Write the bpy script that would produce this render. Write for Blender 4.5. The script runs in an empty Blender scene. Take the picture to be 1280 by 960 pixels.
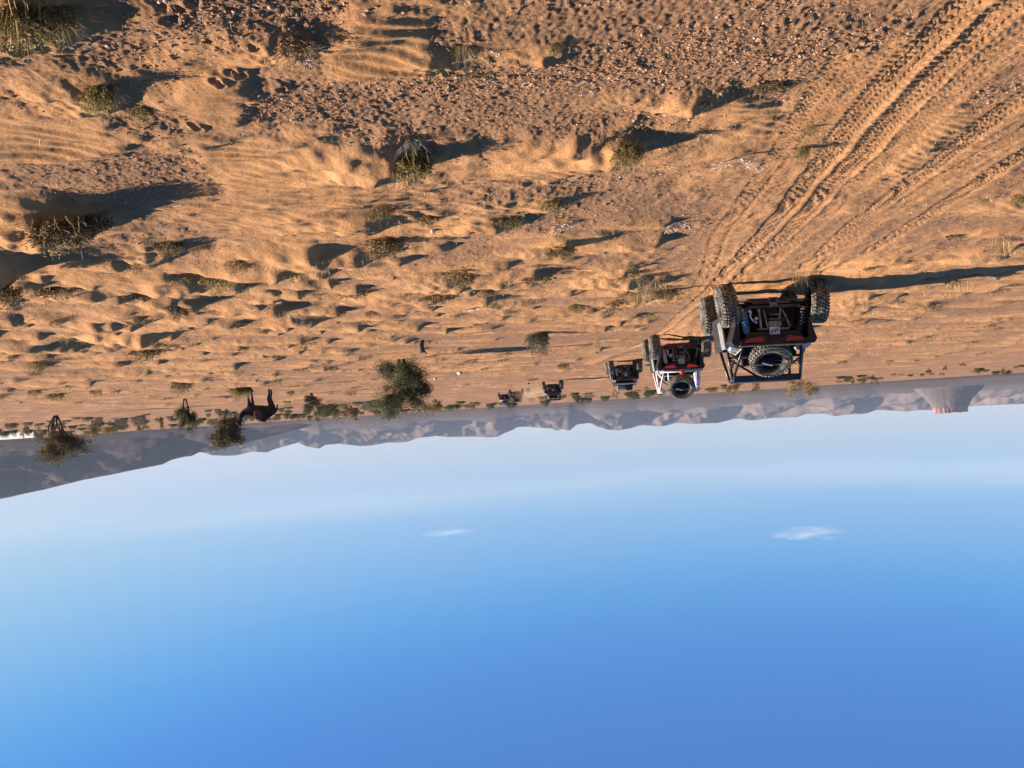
import bpy, math, random
import numpy as np
from mathutils import Matrix, Vector
random.seed(7)
RS = np.random.RandomState(11)
S = bpy.context.scene
COL = S.collection

# ------------------------------------------------------------------ camera
F = 1500.0; W, H = 1280.0, 960.0
HC = 1.9                                   # eye height
PITCH = math.radians(0.97); ROLL = math.atan(0.0617)
sR, cR = math.sin(ROLL), math.cos(ROLL)
fw = Vector((0, math.cos(PITCH), -math.sin(PITCH))); up = Vector((0, math.sin(PITCH), math.cos(PITCH))); rt = Vector((1, 0, 0))
XC = -cR * rt + sR * up; YC = -sR * rt - cR * up; ZC = -fw    # the photograph was taken with the camera upside down
cam = bpy.data.cameras.new('camera'); camo = bpy.data.objects.new('camera', cam); COL.objects.link(camo)
camo.matrix_world = Matrix(((XC.x, YC.x, ZC.x, 0), (XC.y, YC.y, ZC.y, 0), (XC.z, YC.z, ZC.z, HC), (0, 0, 0, 1)))
cam.sensor_width = 36; cam.lens = 36 * F / W; cam.clip_end = 90000; cam.clip_start = 0.05
S.camera = camo

# ------------------------------------------------------------------ light
SUN_EL = math.radians(16.5); SUN_AZ = math.radians(82)        # azimuth from +Y towards +X
w = bpy.data.worlds.new('World'); S.world = w; w.use_nodes = True
nt = w.node_tree; nt.nodes.clear()
out = nt.nodes.new('ShaderNodeOutputWorld'); bg = nt.nodes.new('ShaderNodeBackground'); sky = nt.nodes.new('ShaderNodeTexSky')
sky.sky_type = 'NISHITA'; sky.sun_disc = False; sky.sun_elevation = SUN_EL; sky.sun_rotation = SUN_AZ
sky.altitude = 900; sky.air_density = 1.0; sky.dust_density = 0.6; sky.ozone_density = 3.0
bg.inputs['Strength'].default_value = 0.05
dv = nt.nodes.new('ShaderNodeVectorMath'); dv.operation = 'SCALE'; dv.inputs['Scale'].default_value = 1 / 8; nt.links.new(sky.outputs[0], dv.inputs[0])
cv = nt.nodes.new('ShaderNodeRGBCurve'); cb3 = nt.nodes.new('ShaderNodeVectorMath'); cb3.operation = 'SCALE'; cb3.inputs['Scale'].default_value = 6.25
for ch, pts_ in enumerate([[(0, .25), (1, .55), (1.5, .75), (2.13, 1.8), (3.17, 3.4), (4.5, 4.9), (8, 6.6)], [(0, .4), (1, 1.3), (2.34, 2.3), (3.28, 3.75), (4.36, 5.0), (5.67, 5.9), (8, 6.8)], [(0, .8), (1, 2.3), (2, 3.7), (3.88, 6.1), (4.83, 7.2), (5.35, 7.3), (6.3, 7.35), (8, 7.4)]]):
    c_ = cv.mapping.curves[ch]; c_.points[0].location = (0, pts_[0][1] / 8); c_.points[1].location = (1, pts_[-1][1] / 8)     # the phone's rendering of the sky
    for (x_, y_) in pts_[1:-1]: c_.points.new(x_ / 8, y_ / 8)
cv.mapping.update(); nt.links.new(dv.outputs[0], cv.inputs['Color']); nt.links.new(cv.outputs[0], cb3.inputs[0])
tcw = nt.nodes.new('ShaderNodeTexCoord'); spw = nt.nodes.new('ShaderNodeSeparateXYZ'); nt.links.new(tcw.outputs['Generated'], spw.inputs[0])
def wmath(op, a, b_=None):
    q = nt.nodes.new('ShaderNodeMath'); q.operation = op
    for i, v in enumerate((a, b_)):
        if v is None: continue
        if isinstance(v, (int, float)): q.inputs[i].default_value = v
        else: nt.links.new(v, q.inputs[i])
    return q.outputs[0]
mpw = nt.nodes.new('ShaderNodeMapping'); mpw.inputs['Scale'].default_value = (3.2, 3.2, 38); nt.links.new(tcw.outputs['Generated'], mpw.inputs[0])
nzw = nt.nodes.new('ShaderNodeTexNoise'); nzw.inputs['Scale'].default_value = 1.0; nzw.inputs['Detail'].default_value = 6; nt.links.new(mpw.outputs[0], nzw.inputs['Vector'])
zz_ = wmath('ADD', spw.outputs['Z'], wmath('MULTIPLY', wmath('SUBTRACT', nzw.outputs[0], .5), .03))
bell = wmath('POWER', 2.718, wmath('MULTIPLY', wmath('POWER', wmath('DIVIDE', wmath('SUBTRACT', zz_, .073), .011), 2), -1))
nz2 = nt.nodes.new('ShaderNodeTexNoise'); nz2.inputs['Scale'].default_value = 1.0; nz2.inputs['Detail'].default_value = 7; mp2 = nt.nodes.new('ShaderNodeMapping'); mp2.inputs['Scale'].default_value = (5, 5, 70); nt.links.new(tcw.outputs['Generated'], mp2.inputs[0]); nt.links.new(mp2.outputs[0], nz2.inputs['Vector'])
mr = nt.nodes.new('ShaderNodeMapRange'); mr.inputs[1].default_value = .35; mr.inputs[2].default_value = .7; nt.links.new(nz2.outputs[0], mr.inputs[0])
cir = wmath('MULTIPLY', bell, wmath('ADD', wmath('MULTIPLY', mr.outputs[0], .22), .10))
mxw = nt.nodes.new('ShaderNodeMix'); mxw.data_type = 'RGBA'; nt.links.new(cir, mxw.inputs[0]); nt.links.new(cb3.outputs[0], mxw.inputs[6]); mxw.inputs[7].default_value = (5.6, 6.1, 6.6, 1)
nt.links.new(mxw.outputs[2], bg.inputs[0]); nt.links.new(bg.outputs[0], out.inputs[0])
sl = bpy.data.lights.new('sun', 'SUN'); so = bpy.data.objects.new('sun', sl); COL.objects.link(so)
sl.energy = 5.0; sl.angle = math.radians(0.5); sl.color = (1.0, 0.88, 0.82)
sd = Vector((math.sin(SUN_AZ) * math.cos(SUN_EL), math.cos(SUN_AZ) * math.cos(SUN_EL), math.sin(SUN_EL)))
so.rotation_euler = sd.to_track_quat('Z', 'Y').to_euler()
S.view_settings.view_transform = 'Standard'; S.view_settings.look = 'None'; S.view_settings.gamma = 1
S.view_settings.exposure = 1.52
S.cycles.volume_bounces = 1; S.cycles.max_bounces = 6; S.cycles.transparent_max_bounces = 8

# ------------------------------------------------------------------ helpers: where a photo pixel meets the flat plain
def P(x, y, z=0.0):
    d = XC * ((x - 640) / F) + YC * (-(y - 480) / F) - ZC
    t = (z - HC) / d.z
    return d.x * t, d.y * t
def proj(X, Y, Z=0.0):
    v = Vector((X, Y, Z - HC)); k = v.dot(fw)
    return 640 + F * v.dot(XC) / k, 480 - F * v.dot(YC) / k
def projn(X, Y):
    kx = X * fw.x + Y * fw.y - HC * fw.z
    kx = np.where(kx < .3, .3, kx)
    return 640 + F * (X * XC.x + Y * XC.y - HC * XC.z) / kx, 480 - F * (X * YC.x + Y * YC.y - HC * YC.z) / kx

# ------------------------------------------------------------------ noise
def perlin(x, y, seed=0):
    xi = np.floor(x).astype(np.int64); yi = np.floor(y).astype(np.int64)
    xf = x - xi; yf = y - yi
    def g(ix, iy, dx, dy):
        h = (ix * 374761393 + iy * 668265263 + seed * 1442695041) & 0x7fffffff
        h = ((h ^ (h >> 13)) * 1274126177) & 0x7fffffff
        h = (h ^ (h >> 16)) & 1023
        a = h * (2 * np.pi / 1024)
        return np.cos(a) * dx + np.sin(a) * dy
    u = xf * xf * xf * (xf * (xf * 6 - 15) + 10); v = yf * yf * yf * (yf * (yf * 6 - 15) + 10)
    a = g(xi, yi, xf, yf); b = g(xi + 1, yi, xf - 1, yf); c = g(xi, yi + 1, xf, yf - 1); d = g(xi + 1, yi + 1, xf - 1, yf - 1)
    return ((a + (b - a) * u) + ((c + (d - c) * u) - (a + (b - a) * u)) * v) * 1.5
def sstep(a, b, x):
    t = np.clip((x - a) / (b - a), 0, 1); return t * t * (3 - 2 * t)

# ------------------------------------------------------------------ materials
def newmat(name):
    m = bpy.data.materials.new(name); m.use_nodes = True; n = m.node_tree
    return m, n, n.nodes['Principled BSDF']
def mat(name, c1, c2=None, scale=8, rough=0.7, metal=0.0, bump=0.0, bscale=60, lo=.4, hi=.65):
    m, n, b = newmat(name); b.inputs['Roughness'].default_value = rough; b.inputs['Metallic'].default_value = metal
    b.inputs['Specular IOR Level'].default_value = .35
    b.inputs['Base Color'].default_value = (*c1, 1)
    if c2 is not None:
        tc = n.nodes.new('ShaderNodeTexCoord'); no = n.nodes.new('ShaderNodeTexNoise'); no.inputs['Scale'].default_value = scale; no.inputs['Detail'].default_value = 5
        r = n.nodes.new('ShaderNodeValToRGB'); r.color_ramp.elements[0].position = lo; r.color_ramp.elements[1].position = hi
        r.color_ramp.elements[0].color = (*c1, 1); r.color_ramp.elements[1].color = (*c2, 1)
        n.links.new(tc.outputs['Object'], no.inputs['Vector']); n.links.new(no.outputs['Fac'], r.inputs[0]); n.links.new(r.outputs[0], b.inputs['Base Color'])
    if bump:
        tc = n.nodes.new('ShaderNodeTexCoord'); no = n.nodes.new('ShaderNodeTexNoise'); no.inputs['Scale'].default_value = bscale; no.inputs['Detail'].default_value = 6
        bu = n.nodes.new('ShaderNodeBump'); bu.inputs['Distance'].default_value = bump
        n.links.new(tc.outputs['Object'], no.inputs['Vector']); n.links.new(no.outputs['Fac'], bu.inputs['Height']); n.links.new(bu.outputs[0], b.inputs['Normal'])
    return m
def leafmat(name, c1, c2, c3=None, trans=.4):
    """leaf colour runs c1..c2..c3 with the per-leaf attribute 'tint'"""
    m, n, b = newmat(name); b.inputs['Roughness'].default_value = .75; b.inputs['Specular IOR Level'].default_value = .2
    at = n.nodes.new('ShaderNodeAttribute'); at.attribute_name = 'tint'
    r = n.nodes.new('ShaderNodeValToRGB'); r.color_ramp.elements[0].color = (*c1, 1); r.color_ramp.elements[1].color = (*(c3 or c2), 1)
    e = r.color_ramp.elements.new(.55); e.color = (*c2, 1)
    n.links.new(at.outputs['Fac'], r.inputs[0]); n.links.new(r.outputs[0], b.inputs['Base Color'])
    tr = n.nodes.new('ShaderNodeBsdfTranslucent'); mx = n.nodes.new('ShaderNodeMixShader'); mx.inputs[0].default_value = trans
    n.links.new(r.outputs[0], tr.inputs[0]); n.links.new(b.outputs[0], mx.inputs[1]); n.links.new(tr.outputs[0], mx.inputs[2])
    n.links.new(mx.outputs[0], n.nodes['Material Output'].inputs[0])
    return m

M = {}
M['rubber'] = mat('dusty_rubber', (.022, .020, .018), (.16, .14, .105), 9, .9, bump=.004, bscale=90, lo=.38, hi=.62)
M['lug'] = mat('dusty_tread', (.05, .045, .037), (.27, .24, .175), 14, .9, lo=.35, hi=.65)
M['black'] = mat('black_plastic', (.004, .004, .005), (.020, .016, .013), 6, .5, lo=.45, hi=.8)
M['dark'] = mat('dark_metal', (.008, .008, .008), (.045, .036, .028), 10, .55, metal=.3, lo=.42, hi=.75)
M['tube'] = mat('tube_black', (.006, .006, .007), (.028, .024, .02), 12, .35, lo=.5, hi=.8)
M['grey'] = mat('grey_metal', (.13, .12, .105), (.30, .25, .18), 14, .5, metal=.35)
M['panelgrey'] = mat('grey_panel', (.14, .15, .15), (.24, .22, .18), 5, .35)
M['silver'] = mat('silver', (.62, .62, .60), (.42, .38, .32), 12, .3, metal=.6)
M['white'] = mat('white_paint', (.66, .66, .64), (.42, .36, .30), 7, .4, lo=.5, hi=.8)
M['blue'] = mat('blue_spring', (.03, .17, .34), (.10, .24, .34), 10, .35, metal=.2)
M['redlens'] = mat('red_lens', (.26, .010, .014), (.12, .02, .02), 14, .3)
M['redlamp'] = mat('red_lamp', (.75, .05, .04), None, 5, .3)
M['redpaint'] = mat('red_paint', (.15, .018, .014), (.07, .026, .02), 10, .5)
M['rust'] = mat('dusty_skid', (.035, .022, .018), (.10, .06, .045), 8, .6)
M['plate'] = mat('plate_lilac', (.50, .48, .55), (.30, .28, .33), 40, .5)
M['cloth'] = mat('grey_cloth', (.27, .25, .25), (.16, .14, .14), 10, .9)
M['bluecloth'] = mat('blue_cloth', (.30, .36, .62), (.55, .58, .70), 9, .9)
M['teal'] = mat('teal_strap', (.10, .22, .20), (.20, .22, .17), 10, .8)
M['leaf_olive'] = leafmat('olive_leaves', (.10, .072, .022), (.26, .19, .062), (.52, .40, .17))
M['leaf_green'] = leafmat('green_leaves', (.035, .042, .020), (.082, .088, .038), (.17, .165, .085))
M['leaf_grey'] = leafmat('greygreen_leaves', (.055, .058, .038), (.13, .13, .085), (.24, .225, .15))
M['leaf_dark'] = leafmat('dark_brown_leaves', (.06, .040, .018), (.18, .12, .052), (.44, .31, .135))
M['leaf_treebrown'] = leafmat('brown_green_leaves', (.040, .034, .018), (.095, .080, .034), (.19, .155, .065))
M['straw'] = leafmat('straw', (.24, .16, .065), (.46, .32, .14), (.66, .52, .28), .35)
M['bark'] = mat('bark', (.055, .035, .025), (.12, .075, .05), 12, .9, bump=.02, bscale=25)
M['deadwood'] = mat('bleached_wood', (.62, .52, .42), (.42, .30, .22), 20, .8)
M['twig'] = mat('brown_twig', (.20, .12, .075), (.34, .23, .15), 20, .9)
M['rock'] = mat('pale_rock', (.50, .40, .30), (.62, .52, .42), 6, .9, bump=.02, bscale=20)
M['camel'] = mat('dark_camel_hair', (.014, .010, .008), (.045, .028, .019), 3, .95, lo=.5, hi=.75)
M['camelbrown'] = mat('brown_camel_hair', (.055, .032, .022), (.09, .05, .033), 7, .95)

# ------------------------------------------------------------------ mesh builder
class MB:
    def __init__(s): s.v = []; s.f = []; s.m = []
    def add(s, vs, fs, mi=0):
        o = len(s.v); s.v += [tuple(p) for p in vs]; s.f += [tuple(i + o for i in f) for f in fs]; s.m += [mi] * len(fs); return s
    def box(s, c, d, R=None, mi=0, taper=1.0):
        hx, hy, hz = d[0] / 2, d[1] / 2, d[2] / 2; vs = []
        for z, k in ((-hz, 1.0), (hz, taper)):
            for x, y in ((-hx, -hy), (hx, -hy), (hx, hy), (-hx, hy)):
                p = Vector((x * k, y * k, z))
                if R is not None: p = R @ p
                vs.append(p + Vector(c))
        return s.add(vs, [(3, 2, 1, 0), (4, 5, 6, 7), (0, 1, 5, 4), (1, 2, 6, 5), (2, 3, 7, 6), (3, 0, 4, 7)], mi)
    def tube(s, pts, r, n=8, mi=0, cap=True):
        pts = [Vector(p) for p in pts]; rs = r if isinstance(r, (list, tuple)) else [r] * len(pts)
        vs = []; fs = []; a = None
        for i, p in enumerate(pts):
            t = (pts[min(i + 1, len(pts) - 1)] - pts[max(i - 1, 0)])
            if t.length < 1e-9: t = Vector((0, 0, 1))
            t.normalize()
            if a is None:
                a = t.cross(Vector((0, 0, 1)));
                if a.length < .1: a = t.cross(Vector((1, 0, 0)))
            a = (a - t * a.dot(t)).normalized(); b = t.cross(a)
            for k in range(n):
                q = 2 * math.pi * k / n; vs.append(p + (a * math.cos(q) + b * math.sin(q)) * rs[i])
        for i in range(len(pts) - 1):
            for k in range(n):
                j = (k + 1) % n; fs.append((i * n + k, i * n + j, i * n + n + j, i * n + n + k))
        if cap: fs += [tuple(range(n))[::-1], tuple(range((len(pts) - 1) * n, len(pts) * n))]
        return s.add(vs, fs, mi)
    def lathe(s, prof, n=36, mi=0, closed=False):
        """profile (x, r) turned about the X axis"""
        vs = []; fs = []; L = len(prof)
        for k in range(n):
            q = 2 * math.pi * k / n
            for x, r in prof: vs.append((x, r * math.cos(q), r * math.sin(q)))
        for k in range(n):
            j = (k + 1) % n
            for i in range(L if closed else L - 1):
                i2 = (i + 1) % L; fs.append((k * L + i, k * L + i2, j * L + i2, j * L + i))
        return s.add(vs, fs, mi)
    def prism(s, poly, y0, y1, mi=0):
        """polygon in x,z pushed along y"""
        n = len(poly); vs = [(x, y0, z) for x, z in poly] + [(x, y1, z) for x, z in poly]
        fs = [tuple(range(n)), tuple(range(n, 2 * n))[::-1]] + [(i, n + i, n + (i + 1) % n, (i + 1) % n) for i in range(n)]
        return s.add(vs, fs, mi)
    def mesh(s, name, mats, smooth=False, angle=None):
        me = bpy.data.meshes.new(name); me.from_pydata([tuple(v) for v in s.v], [], s.f)
        for m in (mats if isinstance(mats, (list, tuple)) else [mats]): me.materials.append(m)
        me.polygons.foreach_set('material_index', s.m)
        if smooth: me.polygons.foreach_set('use_smooth', [True] * len(me.polygons))
        me.validate(); me.update(); return me
def link(name, me, parent=None, loc=None, R=None):
    o = bpy.data.objects.new(name, me); COL.objects.link(o)
    if parent is not None: o.parent = parent
    if R is not None: o.rotation_euler = R
    if loc is not None: o.location = loc
    return o
def tag(o, label=None, cat=None, group=None, kind=None):
    if label: o['label'] = label
    if cat: o['category'] = cat
    if group: o['group'] = group
    if kind: o['kind'] = kind
    return o
def bevel(o, wd=.01, seg=2):
    b = o.modifiers.new('bevel', 'BEVEL'); b.width = wd; b.segments = seg; b.limit_method = 'ANGLE'; b.angle_limit = math.radians(35); return o

#__TERRAIN__
# ------------------------------------------------------------------ the ground: one polar sheet round the photographer
r1 = list(np.concatenate([[0.02], np.linspace(.5, 4.4, 14)]))
dyl = np.arange(635, 11, -.85); r2 = list(HC * F / dyl)
r3 = list(np.geomspace(r2[-1] * 1.03, 26000, 70))
RR = np.array(r1 + r2 + r3); n1 = len(r1)
aw = math.radians(26.0)
AA = np.concatenate([np.linspace(-math.pi, -aw - .04, 34)[:-1], np.linspace(-aw - .04, -aw, 6)[:-1], np.arange(-aw, aw, 1.3 / F), np.linspace(aw, aw + .04, 6)[1:], np.linspace(aw + .04, math.pi, 34)[1:-1]])
AA = np.append(AA, math.pi)
NR, NA = len(RR), len(AA)
GX = RR[:, None] * np.sin(AA)[None, :]; GY = RR[:, None] * np.cos(AA)[None, :]
fine = sstep(3.6, 4.6, RR)[:, None] * sstep(aw + .03, aw, np.abs(AA))[None, :]
px = 1.3 * RR / F                                              # metres a grid column spans
PX, PY = projn(GX, GY)
far = lambda a, b: (1 - sstep(a, b, RR))[:, None] * np.ones((1, NA))

# gravel / sand patches, laid out on the plain
mask = .55 * perlin(GX * .22, GY * .16, 3) + .30 * perlin(GX * .75, GY * .5, 4) + .18 * perlin(GX * 2.4, GY * 2, 5)
inview = (PX > -200) & (PX < 1500) & (PY > -200) & (PY < 480) & (GY > 1)
mask += np.where(inview, 0, .0)
for (x, y, rx, ry, a) in [(800, 60, 230, 85, -.95), (610, 130, 120, 40, -.45), (200, 215, 95, 26, -.8), (370, 20, 60, 25, -.7), (430, 118, 90, 26, -.5),
        (135, 55, 45, 20, -.6), (740, 245, 110, 45, -.55), (1050, 45, 90, 45, -.9), (1245, 115, 40, 28, -.6), (1180, 265, 100, 22, -.4), (380, 445, 110, 34, -.7),
        (600, 415, 110, 14, -.6), (700, 400, 90, 14, -.6), (230, 140, 60, 20, -.3), (50, 215, 60, 14, -.5), (1130, 130, 40, 30, .2), (60, 455, 120, 14, -.5), (640, 385, 90, 10, -.4),
        (470, 55, 80, 42, 1.0), (330, 205, 95, 42, .9), (690, 200, 70, 18, .8), (400, 290, 120, 45, .9), (60, 165, 80, 22, .9), (30, 285, 45, 15, .9),
        (1120, 205, 70, 36, .7), (1180, 150, 60, 50, .5), (900, 130, 60, 14, .8), (800, 345, 90, 14, .5), (260, 110, 50, 40, .6), (1060, 330, 120, 18, .6), (200, 330, 120, 10, .5)]:
    mask += a * np.exp(-((PX - x) / rx) ** 2 - ((PY - y) / ry) ** 2) * inview
mask -= .34 * sstep(9, 16, RR)[:, None]
sand = sstep(-.45, .45, mask + .25 * perlin(GX * 6, GY * 4, 6))
HT = .05 * perlin(GX / 9, GY / 6, 21) * sstep(5, 14, RR)[:, None] + .045 * perlin(GX / 3.6, GY / 1.5, 22) * np.clip(far(40, 110), 0, 1)
HT += .014 * perlin(GX / .9, GY / .55, 23) * far(14, 40)
# wind-laid sheets of sand stand a little proud of the gravel
HT += .035 * sand * far(30, 90)
# far plain rises gently towards the hills, a shallow dip under the third buggy
side = np.clip(.5 + np.sin(AA) * 1.2, 0, 1)[None, :]
HT += np.maximum(RR - 260, 0)[:, None] * (.0022 + .005 * side) * (1 - sstep(900, 1400, RR))[:, None]
dx3, dy3 = P(781, 446)
HT -= .20 * np.exp(-((GX - dx3) / 16) ** 2 - ((GY - 66) / 14) ** 2)

MOUNDS = []     # x, y, height, length towards the light, length of the lee, half depth
def mound(px_, py_, hgt, sx1, sx2, sy):
    hgt *= 1.2 if px_ < 380 and py_ > 220 else 1.0
    X, Y = P(px_, py_, hgt * .5); MOUNDS.append((X + .22 * sx1, Y, hgt, sx1, sx2, sy)); return X, Y
for a in [(58, 30, .10, .35, .25, .35), (128, 118, .10, .40, .16, .30), (365, 58, .08, .30, .16, .22), (575, 78, .05, .25, .15, .2), (690, 64, .05, .3, .15, .2),
          (508, 208, .17, .62, .18, .42), (782, 190, .15, .60, .17, .36), (1000, 172, .06, .35, .14, .2), (90, 282, .26, .80, .35, .60), (215, 312, .13, .7, .25, .4),
          (-8, 332, .26, .7, .5, .6), (262, 348, .16, 1.0, .3, .5), (470, 272, .12, .8, .3, .5), (465, 315, .17, .9, .3, .5), (575, 350, .13, .9, .4, .6), (636, 280, .12, .7, .3, .4),
          (695, 255, .08, .6, .3, .4), (700, 312, .10, .7, .3, .4), (790, 350, .12, .7, .4, .5), (800, 375, .18, .9, .6, .7), (860, 372, .08, .6, .4, .4), (880, 128, .10, .5, .16, .25),
          (250, 372, .16, 1.0, .4, .6), (170, 395, .22, 1.1, .5, .7), (190, 415, .25, 1.2, .6, .8), (60, 430, .25, 1.3, .7, .9), (130, 345, .1, .8, .3, .4), (40, 395, .2, 1.2, .5, .7),
          (540, 372, .14, 1.0, .4, .6), (660, 375, .13, .9, .4, .6), (720, 362, .12, .9, .4, .5), (1150, 215, .09, .5, .2, .3), (1115, 262, .06, .5, .2, .3), (1160, 188, .08, .35, .16, .25),
          (1250, 318, .10, .9, .4, .4), (1160, 378, .16, 1.2, .5, .6), (1075, 372, .13, 1.1, .5, .5), (1240, 400, .15, 1.2, .5, .6), (745, 385, .12, 1, .5, .5), (870, 418, .12, 1, .5, .5)]:
    mound(*a)
HAND = len(MOUNDS)
# ruts -------------------------------------------------------------------
RUTS = [([(1228, -20), (1205, 10), (1132, 75), (1077, 140), (1030, 200), (985, 260), (930, 318), (880, 368), (832, 410), (800, 430), (740, 458)], .036, 1.0),
        ([(1290, -20), (1262, 5), (1192, 68), (1132, 130), (1077, 190), (1020, 255), (962, 313), (902, 366), (850, 405), (815, 428)], .028, .9),
        ([(1300, 15), (1222, 82), (1155, 148), (1092, 212), (1012, 290), (952, 336), (900, 376)], .026, .4),
        ([(1060, 70), (1040, 95), (1003, 150), (968, 205), (935, 250), (900, 290), (889, 330), (868, 362)], .02, .5),
        ([(1115, 55), (1085, 90), (1040, 150), (1000, 195), (960, 245), (918, 290), (905, 325), (880, 360)], .02, .35),
        ([(1310, 105), (1232, 150), (1182, 198), (1122, 240), (1062, 286), (1030, 315), (1000, 335)], .028, .8),
        ([(1310, 150), (1252, 180), (1192, 217), (1112, 265), (1042, 318), (1018, 344)], .026, .35),
        ([(1310, 176), (1262, 205), (1202, 242), (1132, 288), (1068, 322), (1026, 338)], .028, .9),
        ([(912, 352), (880, 385), (850, 402), (818, 418)], .02, .4), ([(1005, 340), (940, 372), (890, 398)], .02, .3)]
track = np.zeros_like(HT); rutH = np.zeros_like(HT); kill = np.zeros_like(HT)
def dens(poly):
    g = [P(*q) for q in poly]; o = []
    for i in range(len(g) - 1):
        a, b = np.array(g[i]), np.array(g[i + 1]); L = np.linalg.norm(b - a); k = max(2, int(L / .5))
        for t in range(k): o.append(a + (b - a) * t / k)
    o.append(np.array(g[-1])); o = np.array(o)
    for _ in range(3): o[1:-1] = (o[:-2] + o[1:-1] * 2 + o[2:]) / 4
    return o
TRACKPTS = []
for poly, depth, lugk in RUTS:
    q = dens(poly); TRACKPTS.append(q); s0 = 0.0
    best = np.full(HT.shape, 9.0); bs = np.zeros(HT.shape); bsg = np.zeros(HT.shape)
    for i in range(len(q) - 1):
        a, b = q[i], q[i + 1]; d = b - a; L = np.linalg.norm(d)
        rr = np.hypot(*((a + b) / 2)); lo = np.searchsorted(RR, min(np.hypot(*a), np.hypot(*b)) - .7); hi = np.searchsorted(RR, max(np.hypot(*a), np.hypot(*b)) + .7)
        ta = sorted((math.atan2(a[0], a[1]), math.atan2(b[0], b[1]))); mg = .8 / rr
        l2 = np.searchsorted(AA, ta[0] - mg); h2 = np.searchsorted(AA, ta[1] + mg)
        X = GX[lo:hi, l2:h2] - a[0]; Y = GY[lo:hi, l2:h2] - a[1]
        t = np.clip((X * d[0] + Y * d[1]) / (L * L), 0, 1); ex = X - t * d[0]; ey = Y - t * d[1]; dist = np.hypot(ex, ey)
        bb = best[lo:hi, l2:h2]; mk = dist < bb
        bb[mk] = dist[mk]; bs[lo:hi, l2:h2][mk] = (s0 + t * L)[mk]; bsg[lo:hi, l2:h2][mk] = np.sign(d[0] * Y - d[1] * X)[mk]
        s0 += L
    wv = .112 + .010 * perlin(bs * .8, bs * 0 + 3, 31)
    inn = 1 - sstep(wv * .8, wv * 1.15, best)
    rim_ = np.exp(-((best - wv * 1.35) / .035) ** 2)
    breakup = .75 + .45 * perlin(bs * .6 + 7, best * 3, 33)
    fa = far(25, 60)
    ph = bs / .108 * 2 * np.pi
    dd = best * bsg
    lug = np.clip(np.sin(ph + np.where(bsg > 0, 0, np.pi) + np.abs(dd) * 16) * 3, -1, 1) * (.5 + .5 * np.clip(np.abs(dd) / .08, 0, 1)) * np.where(np.abs(np.abs(dd) - .06) < .008, .2, 1)
    lug2 = np.clip(np.sin(ph * 2 + dd * 60) * 1.5, -1, 1) * (np.abs(dd) < .05) * .6
    g_ = np.clip(breakup, .25, 1.1)
    rutH += (-depth * .30 * inn + depth * .10 * rim_ * g_) * (best < .6) * (.45 + .55 * lugk)
    rutH += (lug + lug2) *   .0125 * lugk * inn * far(15, 32) * g_
    track = np.maximum(track, np.clip(inn + rim_ * .6, 0, 1) * (best < .6)); kill = np.maximum(kill, np.exp(-(best / .35) ** 2))
TP = np.concatenate(TRACKPTS)
# scattered small sand mounds over the plain --------------------------------
SMALL = []
tries = 0
while len(SMALL) < 1500 and tries < 30000:
    tries += 1
    Z = 13 * (240 / 13) ** (random.random() ** .95); a = random.uniform(-.46, .46); X, Y = Z * math.sin(a), Z * math.cos(a)
    if np.min(np.hypot(TP[:, 0] - X, TP[:, 1] - Y)) < .8: continue
    if any(math.hypot((X - m[0]), (Y - m[1]) * 1.2) < .7 + .02 * Z for m in SMALL[-500:]) and random.random() < .7: continue
    xx, yy = proj(X, Y)
    k = .3 + .9 * (perlin(np.array([X / 9.]), np.array([Y / 14.]), 77)[0] + .5)
    if random.random() > k: continue
    s = random.uniform(.45, 1.0) * (1 + .008 * Z)
    SMALL.append((X, Y, random.uniform(.05, .17) * (.7 + .5 * s) * (.95 if xx < 420 else .7), random.uniform(.9, 2.0) * s, random.uniform(.16, .34) * s, random.uniform(.3, .55) * s))
MOUNDS += SMALL
mh = np.zeros_like(HT); mlee = np.zeros_like(HT)
for (X, Y, hg, s1, s2, sy) in MOUNDS:
    R0 = math.hypot(X, Y); a0 = math.atan2(X, Y); e = 2.6 * max(s1, sy)
    lo = np.searchsorted(RR, R0 - e); hi = np.searchsorted(RR, R0 + e); l2 = np.searchsorted(AA, a0 - e / R0); h2 = np.searchsorted(AA, a0 + e / R0)
    if lo >= hi or l2 >= h2: continue
    x = GX[lo:hi, l2:h2] - X; y = GY[lo:hi, l2:h2] - Y
    wob = 1 + .42 * perlin(GX[lo:hi, l2:h2] * 1.3 / s1, GY[lo:hi, l2:h2] * 1.3 / s1, 41) + .24 * perlin(GX[lo:hi, l2:h2] * 5 / s1, GY[lo:hi, l2:h2] * 4 / s1, 42)
    sx = np.where(x > 0, s1, s2); g = np.exp(-(x / sx) ** 2 - (y / (sy * (1 + .25 * np.clip(x / s1, -1, 1)))) ** 2) * wob
    c = mh[lo:hi, l2:h2]; mh[lo:hi, l2:h2] = np.maximum(c, hg * g) + .25 * np.minimum(c, hg * g)
    mlee[lo:hi, l2:h2] = np.maximum(mlee[lo:hi, l2:h2], g)
HT = HT * (1 - .55 * np.clip(kill, 0, 1)); HT += mh * (1 - .8 * kill); sand = np.clip(sand + 1.15 * np.clip(mlee - .12, 0, 1), 0, 1)
HT += rutH
gr = 1 - sand
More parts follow.
